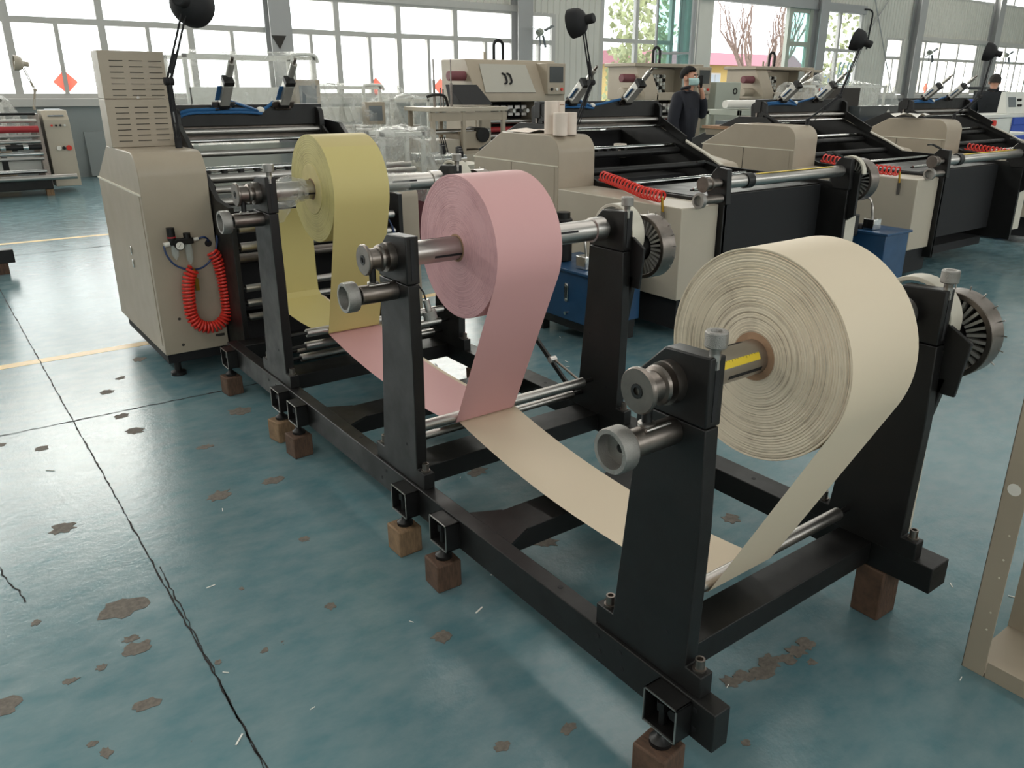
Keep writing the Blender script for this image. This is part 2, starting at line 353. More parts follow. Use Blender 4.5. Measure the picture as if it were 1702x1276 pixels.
# swept strip of dirt
for i in range(7): blob(.39+.055*i, .238-.006*i+random.uniform(-.012, .012), random.uniform(.025, .05), random.uniform(.018, .03), random.uniform(-.5, .5), -.001, .0022+.0002*i, 16, .35, 200+i).build('dirt_streak', 'chip', fl)
# --- other walls and roof
B(XL-.2, XL, YF, WALL_Y, 0, HT).build('wall_left', 'wall_panel', kind='structure', label='plain grey panel side wall')
B(XR, XR+.2, YF, WALL_Y, 0, HT).build('wall_right', 'wall_panel', kind='structure', label='plain grey panel end wall')
m = MB().box(XL, XR, YF-.2, YF, 0, 3.3); m.box(XL, XR, YF-.2, YF, 5.9, HT); m.box(XL, -12.2, YF-.2, YF, 3.3, 5.9); m.box(28.2, XR, YF-.2, YF, 3.3, 5.9); m.build('wall_front', 'wall_panel', kind='structure', label='grey panel wall with an added window strip facing the window wall')
ce = B(XL, XR, YF, WALL_Y, HT, HT+.15).build('ceiling', 'ceiling', kind='structure', label='grey metal hall roof')
# --- back wall: corrugated cladding with openings; built from rectangular fields
def corr(m, x0, x1, z0, z1, y=WALL_Y, pitch=.19):
    n = max(1, round((x1-x0)/pitch)); p = (x1-x0)/n; pts = []
    for i in range(n):
        a = x0+i*p; pts += [(a, y), (a+p*.62, y), (a+p*.70, y-.022), (a+p*.92, y-.022)]
    pts += [(x1, y), (x1, y+.12), (x0, y+.12)]
    m.prism(pts, 'z', z0, z1)
SILL, TRN, HEAD, UP0, UP1 = 1.40, 2.66, 3.32, 4.85, 6.35
COLS = [-13.1, -7.0, -.9, 5.22, 11.3, 17.2, 23.45, 29.55, 35.7, 41.8]
wb = MB()
corr(wb, XL, 11.5, HEAD, UP0); corr(wb, XL, XR, UP1, HT); corr(wb, 26.2, XR, HEAD, UP0)
corr(wb, 11.5, 14.05, HEAD, UP0); corr(wb, 14.05, 26.2, 4.25, UP0)
corr(wb, 12.45, 14.05, 0, HEAD); corr(wb, 26.2, 27.85, 0, HEAD); corr(wb, 17.35, 18.42, 0, 4.25, pitch=.5)
corr(wb, 29.0, 30.1, SILL, HEAD); corr(wb, 34.75, 36.1, SILL, HEAD); corr(wb, 40.9, 42.2, SILL, HEAD)
corr(wb, 46.9, XR, SILL, HEAD)
wb.build('wall_back', 'wall_panel', kind='structure', label='pale corrugated metal wall with long rows of windows')
low = MB().box(XL, 12.45, WALL_Y-.02, WALL_Y+.14, 0, SILL-.16); low.box(27.85, XR, WALL_Y-.02, WALL_Y+.14, 0, SILL-.16)
low.build('wall_back_dado', 'wall_low', kind='structure', label='grey painted masonry below the window sills')
n_ = 0
for a, b in ((XL, 12.45), (27.85, XR)):
    n_ += 1; B(a, b, WALL_Y-.10, WALL_Y+.14, SILL-.16, SILL-.02).build('trim_%d' % n_, 'win_frame', kind='structure', label='projecting window sill ledge', bev=.01)
for a, b in ((XL, 11.3), (30.1, XR)):
    n_ += 1; B(a, b, WALL_Y-.07, WALL_Y+.02, HEAD-.01, HEAD+.14).build('trim_%d' % n_, 'win_frame', kind='structure', label='flat trim strip above the windows', bev=.01)
for cx in COLS:                                       # steel columns with flanges
    n_ += 1; m = MB(); m.box(cx-.22, cx+.22, WALL_Y-.34, WALL_Y-.31, 0, HT); m.box(cx-.22, cx+.22, WALL_Y-.06, WALL_Y-.02, 0, HT); m.box(cx-.02, cx+.02, WALL_Y-.32, WALL_Y-.05, 0, HT)
    m.build('trim_%d' % n_, 'column', kind='structure', label='grey steel column standing against the window wall')
# --- windows
wn = [0]
def window(x0, x1, mull, z0=SILL, trn=TRN, z1=HEAD, split=True, fr='win_frame', gl='pane', y=WALL_Y+.03, lab='aluminium window with transom and sliding sashes'):
    wn[0] += 1; xs = [x0]+list(mull)+[x1]; m = MB(); w = .06; d = .05
    m.box(x0-.03, x1+.03, y-d, y+d, z0-.02, z0+.06); m.box(x0-.03, x1+.03, y-d, y+d, z1-.06, z1+.02)
    if trn: m.box(x0, x1, y-d, y+d, trn-.05, trn+.05)
    for x in xs: m.box(x-w, x+w, y-d-.003, y+d+.003, z0, z1)
    for a, b in zip(xs, xs[1:]):
        if split and trn: c = (a+b)/2; m.box(c-.035, c+.035, y-d-.02, y+d, z0+.05, trn-.04)
    o = m.build('window_%d' % wn[0], fr, kind='structure', label=lab)
    for a, b in zip(xs, xs[1:]):
        cells = [(a+w, b-w, (trn+.05) if trn else z0+.06, z1-.06)]
        if trn:
            if split: c = (a+b)/2; cells += [(a+w, c-.035, z0+.06, trn-.05), (c+.035, b-w, z0+.06, trn-.05)]
            else: cells += [(a+w, b-w, z0+.06, trn-.05)]
        for (p, q, r_, s_) in cells: B(p, q, y-.004, y+.004, r_, s_).build('pane', gl, o)
    return o
for i, cx in enumerate(COLS[:4]):
    a, b = cx+.12, (COLS[i+1] if i < 3 else 11.3)-.12
    if i == 3: window(a, b, (6.56, 8.02, 9.5))
    elif i == 2: window(a, b, (.56, 2.02, 3.55))
    else: window(a, b, (cx+1.46, cx+2.92, cx+4.45))
window(11.5, 12.42, ()); window(27.9, 28.95, ())
window(30.1, 34.75, (30.62, 31.75, 33.2)); window(36.1, 40.9, (37.3, 38.5, 39.7)); window(42.2, 46.9, (43.4, 44.6, 45.8))
for i, cx in enumerate(COLS[:-1]):
    a, b = cx+.15, COLS[i+1]-.15; window(a, b, (a+(b-a)*.25, a+(b-a)*.5, a+(b-a)*.75), UP0, None, UP1, False, lab='high window strip under the eaves')
window(-12.2, 28.2, [-12.2+2.02*i for i in range(1, 20)], 3.3, None, 5.9, False, y=YF-.1, lab='high window strip added behind the camera to let fill light in')
# --- glazed entrance: fixed lights, folded leaf, open doorway
window(14.05, 16.7, (15.32,), .12, 2.79, 4.25, False, lab='tall fixed glass light beside the entrance')
window(23.8, 26.15, (24.85,), .12, 2.83, 4.2, False, gl='pane', lab='tall fixed glass light with grey frame by the doorway')
d = thing('door_1', (16.6, WALL_Y-.5, 0), 'folded teal glass door leaf standing open beside the grey pier', 'door', kind='structure')
m = MB()
for x0, y0, x1, y1 in ((16.05, WALL_Y-.05, 16.55, WALL_Y-.9), (16.62, WALL_Y-.9, 16.95, WALL_Y-.08)):
    for t in (0, 1): m.bar((x0+(x1-x0)*t, y0+(y1-y0)*t, .05), (x0+(x1-x0)*t, y0+(y1-y0)*t, 4.2), .06, .06)
    for z in (.08, 2.5, 4.2): m.bar((x0, y0, z), (x1, y1, z), .06, .06)
    MB().add([(x0, y0, .08), (x1, y1, .08), (x1, y1, 4.2), (x0, y0, 4.2), (x0+.01, y0, .08), (x1+.01, y1, .08), (x1+.01, y1, 4.2), (x0+.01, y0, 4.2)], [(0, 1, 2, 3), (7, 6, 5, 4), (0, 4, 5, 1), (1, 5, 6, 2), (2, 6, 7, 3), (3, 7, 4, 0)]).build('pane', 'pane_teal', d)
m.build('door_frame', 'column', d)
d = thing('door_2', (22.7, WALL_Y-.3, 0), 'teal glass door leaf at the hinge side of the doorway', 'door', kind='structure')
m = MB()
for x in (22.05, 23.15): m.box(x-.09, x+.09, WALL_Y-.05, WALL_Y+.08, 0, 4.0)
for z in (.1, 2.95, 3.95): m.box(22.05, 23.15, WALL_Y-.03, WALL_Y+.06, z-.07, z+.07)
m.build('door_frame', 'grey_green', d); B(22.14, 23.06, WALL_Y+.0, WALL_Y+.02, .17, 2.88).build('pane', 'pane_teal', d); B(22.14, 23.06, WALL_Y+.0, WALL_Y+.02, 3.02, 3.88).build('pane', 'pane_teal', d)
n_ += 1; B(14.05, 26.2, WALL_Y-.12, WALL_Y+.14, 4.0, 4.27).build('trim_%d' % n_, 'column', kind='structure', label='grey lintel beam above the entrance', bev=.01)
n_ += 1; m = MB()
for x in (16.9, 17.15, 17.3): m.cyl((x, WALL_Y-.36, 0), (x, WALL_Y-.36, 4.0), .05, n=10)
m.build('trim_%d' % n_, 'alu', kind='structure', label='vertical pipes clipped to the pier by the entrance')
# diagonal wall bracing rods
n_ += 1; m = MB().tube([(26.35, WALL_Y-.1, 4.9), (28.6, WALL_Y-.1, 1.4)], .02, 6); m.tube([(28.9, WALL_Y-.1, 6.0), (26.3, WALL_Y-.1, 3.3)], .02, 6)
m.build('trim_%d' % n_, 'column', kind='structure', label='diagonal brace rods crossing the wall panel')
# conduit loop
n_ += 1; MB().tube([(26.0, WALL_Y-.12, 4.15), (26.4, WALL_Y-.12, 4.15), (26.55, WALL_Y-.12, 4.0), (26.5, WALL_Y-.12, 3.5), (26.45, WALL_Y-.12, 2.9)], .03, 8).build('trim_%d' % n_, 'black_matte', kind='structure', label='black cable loop hanging from the lintel')
# --- outdoors
og = B(-60, 140, WALL_Y+.15, 110, -.25, -.05).build('ground_outside', 'asphalt', kind='structure', label='pale concrete yard outside the doorway')
h = thing('house', (36.5, 31.0, -.05), 'low yellow house with pink roof across the yard', 'house')
B(29.5, 41.6, 30.2, 36, -.05, 2.75).build('wall', 'house_yellow', h)
MB().prism([(29.6, 2.7), (36.6, 2.7), (35.8, 3.35), (30.4, 3.35)], 'x', 28.9, 42.2).build('roof', 'house_red', h)
for x in (31.5, 34.4, 36.9): 
    w_ = B(x, x+1.0, 30.14, 30.22, 1.0, 2.3).build('window', 'win_frame', h); B(x+.08, x+.48, 30.12, 30.15, 1.08, 2.22).build('pane', 'house_glass', w_); B(x+.55, x+.93, 30.12, 30.15, 1.08, 2.22).build('pane', 'house_glass', w_)
h = thing('shed', (43.5, 32.0, -.05), 'blue shed standing beside the yellow house', 'shed')
B(42.4, 48, 31.5, 35, -.05, 2.2).build('wall', 'house_blue', h); MB().prism([(31.3, 2.2), (35.2, 2.2), (33.2, 2.7)], 'x', 42.2, 48.2).build('roof', 'house_blue', h)
def limb(m, p, d, L, r, depth, rnd):
    pts = [p]; q = p.copy(); dd = d.copy(); k = 4
    for i in range(k):
        dd = (dd+Vector((rnd.uniform(-.16, .16), rnd.uniform(-.16, .16), rnd.uniform(0, .12)))).normalized(); q = q+dd*(L/k); pts.append(q.copy())
    m.tube(pts, [r*(1-.45*i/k) for i in range(k+1)], 6)
    if depth:
        for i in range(3 if depth > 1 else 2):
            b = pts[random.choice((2, 3, 4))]; s_ = Vector((rnd.uniform(-1, 1), rnd.uniform(-1, 1), rnd.uniform(.5, 1.3))).normalized()
            limb(m, b, (dd*.9+s_*.8).normalized(), L*.62, r*.5, depth-1, rnd)
def tree(x, y, hgt, label, seed, n=6, r=.22):
    rnd = random.Random(seed); t = thing('bare_tree', (x, y, -.05), label, 'tree'); m = MB(); m.tube([(x, y, -.05), (x+.03, y, hgt*.2), (x, y, hgt*.27)], [r*1.2, r, r*1.1], 8); m.build('trunk', 'bark', t); m = MB()
    for i in range(n):
        a = 2*math.pi*i/n+rnd.uniform(-.3, .3); limb(m, Vector((x, y, hgt*.25)), Vector((math.cos(a)*.85, math.sin(a)*.6, .8)).normalized(), hgt*.42, r*.55, 3, rnd)
    m.build('branches', 'bark', t)
tree(30.6, 24.0, 5.6, 'bare leafless tree with spreading pink-brown branches seen through the open doorway', 3, 7)
def bush(x, y, rx, ry, hz, label, seed, n=420):
    rnd = random.Random(seed); m = MB()
    for i in range(n):
        a = rnd.uniform(0, 6.28); r_ = math.sqrt(rnd.random()); z = rnd.random(); c = Vector((x+math.cos(a)*r_*rx*(1-.4*z), y+math.sin(a)*r_*ry, z*hz)); s_ = rnd.uniform(.1, .24)
        e1 = Vector((rnd.uniform(-1, 1), rnd.uniform(-1, 1), rnd.uniform(-1, 1))).normalized(); e2 = e1.orthogonal().normalized(); e3 = e1.cross(e2)
        m.add([c+e2*s_, c+e3*s_*.6, c-e2*s_, c-e3*s_*.6, c+e1*s_*.15], [(0, 1, 4), (1, 2, 4), (2, 3, 4), (3, 0, 4), (0, 3, 2, 1)])
    t = thing('garden_tree', (x, y, -.05), label, 'tree'); m.build('foliage', 'leaf', t); MB().cyl((x, y, -.05), (x, y, hz*.6), .12, .05, 8).build('trunk', 'bark', t)
bush(21.0, 22.0, 1.2, 1.5, 4.4, 'hazy pale green tree behind the left glass light', 5)
bush(23.6, 24.5, 1.3, 1.5, 5.4, 'taller pale green tree behind the glass light mullion', 6)
bush(36.5, 24.0, 1.6, 1.5, 5.0, 'pale green tree behind the glass light right of the doorway', 8)
bush(41, 40.5, 4.5, 1.2, 5.6, 'hazy tree line rising behind the yellow house roof', 9, 500)
# ================================================================== unwinding frame with three stands
ST = [(0.0, 0.0), (1.318, .061), (2.604, .141)]           # y offset, extra height
YC, ZC = .22, 1.053                                       # shaft axis in the first stand
fr = thing('unwind_frame', (.55, 1.8, .07), 'long black steel unwinding frame with three pairs of stands', 'machine frame')
B(0, .057, 0, 3.61, .162, .275).build('side_rail', 'black', fr, .003)
B(1.011, 1.113, 0, 3.61, .185, .275).build('side_rail', 'black', fr, .003)
rl = fr.children[0]
for y0, y1 in ((.205, .325), (.95, 1.10), (1.55, 1.70), (2.15, 2.30), (2.84, 3.0), (3.48, 3.6)):
    B(.057, 1.011, y0, y1, .195, .272).build('cross_member', 'black', fr, .003)
for y0 in (.95, 2.15): MB().prism([(.057, y0-.05), (.16, y0), (.16, y0+.15), (.057, y0+.2)], 'z', .262, .274).build('gusset_plate', 'black', fr)
hs = MB().cyl((0, 0, 0), (-.0012, 0, 0), .007, n=12)
for y in (.40, .34, .40, .33, .055, .06, 1.63, 1.70, 1.62, 1.74, 2.96, 3.02, 2.9, 1.02, 2.22):
    pass
for (y, z) in ((.415, .245), (.405, .20), (.325, .245), (.315, .20), (.06, .25), (.06, .195), (1.66, .245), (1.70, .2), (1.56, .23), (2.85, .24), (2.95, .24), (2.92, .2)):
    MB().cyl((.001, y, z), (-.0012, y, z), .007, n=12).build('bolt_hole', 'black_matte', fr)
for y in (.62, 1.95): MB().cyl((.034, y, .274), (.034, y, .2762), .008, n=12).build('bolt_hole', 'black_matte', fr)
for y in (.72, 2.0): MB().cyl((1.06, y, .274), (1.06, y, .2762), .008, n=12).build('bolt_hole', 'black_matte', fr)
# levelling brackets: short open square tubes with a jack bolt, each on a wooden block
def leveller(x0, x1, y, right=False):
    m = MB(); t = .006; h0, h1 = .165, .268; w = .055
    m.box(x0, x1, y-w, y+w, h0, h0+t); m.box(x0, x1, y-w, y+w, h1-t, h1); m.box(x0, x1, y-w, y-w+t, h0, h1); m.box(x0, x1, y+w-t, y+w, h0, h1)
    b = m.build('levelling_bracket', 'black', fr, .0015)
    if x0 < 0:
        q = MB(); e = x0-.0012
        for (ya, yb, za, zb) in ((y-w, y+w, h0, h0+t*.6), (y-w, y+w, h1-t*.6, h1), (y-w, y-w+t*.6, h0, h1), (y+w-t*.6, y+w, h0, h1)): q.box(e, x0+.002, ya, yb, za, zb)
        q.build('bracket_rim', 'steel', b)
    xm = (x0+x1)/2; m = MB().cyl((xm, y+.012, .12), (xm, y+.012, .235), .011, n=12); m.cyl((xm, y+.012, .215), (xm, y+.012, .24), .018, n=6); m.build('jack_bolt', 'black', b)
    m = MB().cyl((x1-.002, y-.02, .215), (x1-.03 if not right else x1-.03, y-.02, .215), .016, n=6); m.build('clamp_bolt', 'black', b)
    MB().lathe((xm, y+.012, .108), (0, 0, 1), [(.03, 0), (.03, .012), (.016, .022), (.012, .03)], 18).build('foot_pad', 'black', b)
def wood_block(x, y, sx, sy, h, rz, lab, pale=False):
    m = MB(); m.box(-sx/2, sx/2, -sy/2, sy/2, 0, h)
    o = m.build('wood_block', 'wood_pale' if pale else 'wood', None, .006, org=(0, 0, 0), label=lab, cat='wood block', group='wood blocks under the unwinding frame'); o.location = (x, y, 0); o.rotation_euler = (0, 0, rz)
    return o
for y, lab, pl in ((.125, 'rough wooden block propping the frame at the white roll end', 0), (1.18, 'dark narrow wooden block under the frame before the pink roll stand', 0), (1.46, 'pale wooden block beside the pink roll stand under the frame', 1), (2.50, 'wooden block with torn edge under the frame between pink and yellow stands', 0), (2.72, 'wooden block with bark edge under the frame by the yellow roll stand', 1)):
    leveller(-.055, 0, y); wood_block(-.032, y+.012, .095, .10, .107, random.uniform(-.2, .2), lab, pl)
leveller(-.055, 0, 3.5); wood_block(-.03, 3.51, .09, .10, .107, .1, 'small wooden block under the frame end beside the beige cabinet', 0)
wood_block(1.06, .19, .11, .10, .184, 0, 'upright dark wooden block under the far rail of the frame', 0)
wood_block(1.06, 2.6, .11, .10, .184, 0, 'wooden block under the far rail behind the pink roll stand', 0)
def bolt(x, y, z, par):
    m = MB().cyl((x, y, z), (x, y, z+.006), .017, n=14); m.lathe((x, y, z+.006), (0, 0, 1), [(.0125, 0), (.0125, .026), (.008, .026), (.008, .016), (0, .016)], 14); m.build('cap_bolt', 'steel_dark', par)
def thumbscrew(x, y, z, par, mt='knurl'):
    MB().cyl((x, y, z-.05), (x, y, z-.036), .0125, n=14).build('screw_stem', 'steel', par)
    MB().cyl((x, y, z-.085), (x, y, z-.03), .0125, n=14).build('screw_stem', 'steel', par)
    MB().lathe((x, y, z-.036), (0, 0, 1), [(.0, 0), (.023, 0), (.025, .003), (.025, .033), (.023, .036), (.015, .036), (.013, .03), (.004, .03), (.004, .02), (0, .02)], 28).build('knurled_knob', mt, par)
shafts = []
for k, (yo, dz) in enumerate(ST):
    for side in (0, 1):
        xa, xb = ((.011, .055), (1.006, 1.05))[side]
        pl = [(.06+yo, .275), (.437+yo, .275), (.437+yo, .338), (.372+yo, .338), (.327+yo, .80+dz*.5), (.322+yo, .968+dz), (.112+yo, .968+dz), (.104+yo, .72+dz*.5), (.112+yo, .338), (.06+yo, .338)]
        p = MB().prism(pl, 'x', xa, xb).build('stand_plate', 'black', fr, .003)
        for yy in (.085, .405): bolt((xa+xb)/2, yy+yo, .338, p)
        blk = [(.112+yo, .971+dz), (.318+yo, .971+dz), (.322+yo, 1.055+dz), (.245+yo, 1.128+dz), (.112+yo, 1.134+dz)]
        MB().prism(blk, 'x', xa-.002, xb+.004).build('bearing_block', 'black', p, .004)
        B(xa+.016, xa+.030, .1105+yo, .125+yo, .985+dz, 1.125+dz).build('clamp_slot', 'black_matte', p)
        if not (side == 0 and k == 1): thumbscrew((xa+xb)/2, .122+yo, 1.19+dz, p)
        for q in ((.18, .40), (.30, .62), (.22, .55)):
            if side or q[1] < .5: MB().cyl((xa-.0008, q[0]+yo, q[1]+dz*.3), (xa+.002, q[0]+yo, q[1]+dz*.3), .006, n=10).build('bolt_hole', 'black_matte', p)
        if side == 0:
            zk = .937+dz; yk = .207+yo
            MB().cyl((.012, yk, zk), (-.125, yk, zk), .033, n=28).build('adjuster_sleeve', 'steel_dark', p, .002)
            MB().cyl((-.12, yk, zk), (-.15, yk, zk), .022, n=20).build('adjuster_neck', 'black', p)
            MB().lathe((-.14, yk, zk), (-1, 0, 0), [(.0, 0), (.05, 0), (.052, .004), (.052, .038), (.050, .042), (.040, .042), (.038, .012), (.010, .012), (.010, .006), (0, .006)], 40).build('adjuster_handwheel', 'knurl', p)
            MB().cyl((-.068, yk+.006, zk+.028), (-.068, yk+.006, zk+.095), .012, n=14).build('stop_pin', 'black', p)
            MB().lathe((-.068, yk+.006, zk+.03), (0, 0, 1), [(.02, 0), (.02, .008), (.013, .01)], 16).build('pin_washer', 'steel', p)
            MB().cyl((-.02, yk-.02, zk+.033), (-.095, yk-.02, zk+.033), .004, n=8).build('guide_slot', 'steel', p)
        else:
            if k == 0 or True:
                cy, cz = YC+yo-.062, ZC+dz-.085
                # pale guard shell, finned brake drum and its arm
                m = MB(); n = 30; gy, gz = YC+yo+.01, ZC+dz-.03; arc = [(gy+.125*math.cos(t), gz+.125*math.sin(t)) for t in [R(-110+320*i/n) for i in range(n+1)]]+[(gy+.112*math.cos(t), gz+.112*math.sin(t)) for t in [R(210-320*i/n) for i in range(n+1)]]
                m.prism(arc, 'x', 1.052, 1.12); g = m.build('guard_shell', 'paint_white_dirty', p, .002)
                MB().prism([(cy-.10, cz-.15), (cy+.10, cz-.15), (cy+.13, cz+.02), (cy, cz+.09), (cy-.12, cz+.02)], 'x', 1.05, 1.064).build('brake_bracket', 'black', p, .003)
                MB().prism([(cy-.03, cz-.30), (cy+.06, cz-.30), (cy+.09, cz-.1), (cy-.07, cz-.1)], 'x', 1.05, 1.075).build('brake_arm', 'black', p, .004)
                br = MB().ring((1.15, cy, cz), (1.225, cy, cz), .134, .116, 48).build('brake_drum', 'steel_dark', p, .002)
                MB().cyl((1.19, cy, cz), (1.228, cy, cz), .118, n=40).build('drum_disc', 'black_matte', br)
                MB().cyl((1.09, cy, cz), (1.19, cy, cz), .05, n=24).build('drum_hub', 'black', br)
                for i in range(30):
                    t = 2*math.pi*i/30; c, s_ = math.cos(t), math.sin(t)
                    MB().bar((1.166, cy+c*.058, cz+s_*.058), (1.166, cy+c*.116, cz+s_*.116), .026, .009, (0, -s_, c)).build('cooling_fin', 'alu', br)
                for i in range(9):
                    t = R(60+150*i/8); c, s_ = math.cos(t+math.pi), math.sin(t)
                    MB().cyl((1.212, cy+math.cos(t)*.133, cz+s_*.133), (1.212, cy+math.cos(t)*.147, cz+s_*.147), .0022, n=6).build('drum_pin', 'steel', br)
                if k == 0: B(1.05, 1.062, .112+yo, .33+yo, .34, .95+dz).build('cover_strip', 'paint_white_dirty', p)
    # air shaft with flanged spool end
    names = ('bare steel air shaft carrying the white roll with yellow tape measure', 'bare steel air shaft carrying the pink roll', 'steel air shaft wrapped in film carrying the yellow roll')
    y, z = YC+yo, ZC+dz
    sh = thing('air_shaft', (.5, y, z), names[k], 'shaft', 'air shafts in the three stands'); shafts.append(sh)
    MB().lathe((.06, y, z), (1, 0, 0), [(.03, -.05), (.03, 0), (.043, 0), (.043, .86), (.05, .862), (.05, .92), (.03, .92), (.03, 1.1)], 40).build('shaft_tube', 'steel', sh)
    MB().lathe((-.097, y, z), (1, 0, 0), [(0, 0.004), (.014, .004), (.014, 0), (.05, 0), (.053, .003), (.053, .01), (.05, .013), (.036, .015), (.036, .052), (.044, .056), (.046, .064), (.03, .066), (.03, .112)], 40).build('end_spool', 'steel_dark', sh)
    MB().ring((-.018, y, z), (.009, y, z), .05, .031, 36).build('bearing_ring', 'steel_dark', sh)
    MB().ring((-.0985, y, z), (-.096, y, z), .017, .009, 20).build('spool_screw', 'black', sh)
    for a0, xx, L in ((200, .16, .12), (75, .13, .13), (20, .62, .12), (165, .68, .14)):
        t = R(a0); c, s_ = math.cos(t), math.sin(t)
        MB().bar((xx, y+c*.0425, z+s_*.0425), (xx+L, y+c*.0425, z+s_*.0425), .009, .0022, (0, c, s_)).build('key_slot', 'black_matte', sh)
# tape measure stuck on the first shaft
sh = shafts[0]; t = R(138); y, z = YC, ZC
m = MB(); rows = []
for xx in (.065, .27):
    rows.append([(xx, y+.0437*math.cos(a), z+.0437*math.sin(a)) for a in (R(166), R(160), R(154), R(148), R(142))])
m.strip(rows); tp = m.build('tape_measure', 'yellow_tape', sh, sheet=True)
for i in range(20):
    xx = .07+i*.0102; a = R(146 if i % 5 else 150)
    MB().strip([[(xx+d, y+.0442*math.cos(b), z+.0442*math.sin(b)) for b in (R(142), a)] for d in (0, .0012)]).build('tape_tick', 'black_matte', tp, sheet=True)
# film crumpled round the third shaft
def crumple(pts, ax, rad, seed, n=14, amp=.3):
    rnd = random.Random(seed); m = MB(); rows = []
    for p, r_ in zip(pts, rad):
        row = []
        for i in range(n+1):
            t = 2*math.pi*(i % n)/n; k = 1+rnd.uniform(-amp, amp) if i < n else None
            if i == n: row.append(row[0]); continue
            row.append((p[0]+rnd.uniform(-.006, .006), p[1]+math.cos(t)*r_*k, p[2]+math.sin(t)*r_*k))
        rows.append(row)
    return m.strip(rows)
y3, z3 = YC+ST[2][0], ZC+ST[2][1]
crumple([(.09+i*.016, y3, z3) for i in range(10)], 0, [.05, .055, .06, .066, .07, .064, .058, .054, .05, .047], 3, 18, .14).build('film_wrap', 'film', shafts[2], sheet=True)
MB().strip([[(.09+.016*i-.008*j+random.uniform(-.006, .006), y3-.045+.012*math.sin(2.2*i+j), z3-.02-.024*j*(.55+.45*math.sin(.5*i+.6))+random.uniform(-.005, .005)) for i in range(8)] for j in range(6)]).build('film_tail', 'film', shafts[2], sheet=True)
crumple([(.60+i*.03, y3, z3) for i in range(7)], 0, [.047, .05, .052, .05, .051, .05, .046], 9, 18, .08).build('film_wrap', 'film', shafts[2], sheet=True)
# loose thumbscrew hanging from the second stand
p2 = [o for o in fr.children if o.name.startswith('stand_plate')][2]
MB().cyl((.075, 1.425, .975), (.082, 1.42, .935), .011, n=14).build('screw_stem', 'steel', p2)
MB().lathe((.082, 1.42, .935), (.17, -.12, -1), [(0, 0), (.024, 0), (.024, .03), (.014, .03), (0, .026)], 24).build('knurled_knob', 'knurl', p2)
MB().tube([(.056, 1.45, 1.03), (.07, 1.43, 1.0), (.075, 1.425, .975)], .003, 6).build('screw_cord', 'black_matte', p2)
# guide rollers low between the stands
ROL = [(.305, .352, .021, .10, .955), (1.595, .425, .021, .10, .955), (1.665, .345, .016, .10, .955), (2.79, .50, .021, .16, .95), (2.82, .425, .02, .16, .95), (2.90, .34, .02, .16, .95), (2.95, .365, .014, .16, .95)]
for (y, z, r_, a, b) in ROL:
    o = MB().lathe((a, y, z), (1, 0, 0), [(r_-.002, 0), (r_, .002), (r_, b-a-.002), (r_-.002, b-a)], 28).build('guide_roller', 'steel', fr)
    MB().cyl((.054, y, z), (a+.005, y, z), .009, n=12).build('roller_axle', 'black', o); MB().cyl((b-.005, y, z), (1.008, y, z), .009, n=12).build('roller_axle', 'black', o)
# dancer strut beside the pink stand
m = MB().bar((1.0, 2.02, .53), (1.0, 1.72, .33), .012, .022); m.build('strut_bar', 'black', fr)
m = MB().cyl((.99, 1.85, .455), (.96, 1.62, .42), .006, n=10); o = m.build('strut_rod', 'steel_dark', fr); MB().cyl((.965, 1.85, .455), (1.0, 1.85, .455), .016, n=16).build('strut_knob', 'steel', o)
# ================================================================== paper rolls and their webs
def tangent(C1, R1, C2, R2):
    D = Vector(C2)-Vector(C1); L = D.length; u = D/L; c = (R1-R2)/L; s_ = math.sqrt(max(0, 1-c*c)); w = Vector((u.y, -u.x))
    n1 = u*c+w*s_; n2 = u*c-w*s_
    return n1 if n1.x < n2.x else n2
def arc(C, r_, a0, a1, n=10): return [(C[0]+r_*math.cos(a0+(a1-a0)*i/n), C[1]+r_*math.sin(a0+(a1-a0)*i/n)) for i in range(n+1)]
def sag(p, q, s_, n=18): return [(p[0]+(q[0]-p[0])*i/n, p[1]+(q[1]-p[1])*i/n-s_*4*(i/n)*(1-i/n)) for i in range(1, n)]
RR = [(.264, .298, .279), (.260, .274, .284), (.252, .269, .282)]
NM = (('paper_white', 'web_white', 'large white paper roll with ringed dusty face on the end stand', .060), ('paper_pink', 'web_pink', 'pink paper roll on the middle stand feeding a pink web', .050), ('paper_yellow', 'web_yellow', 'yellow paper roll on the stand nearest the beige cabinet', .050))
TURN = [(.305, .352, .021), (1.595, .425, .021), (2.79, .50, .021)]
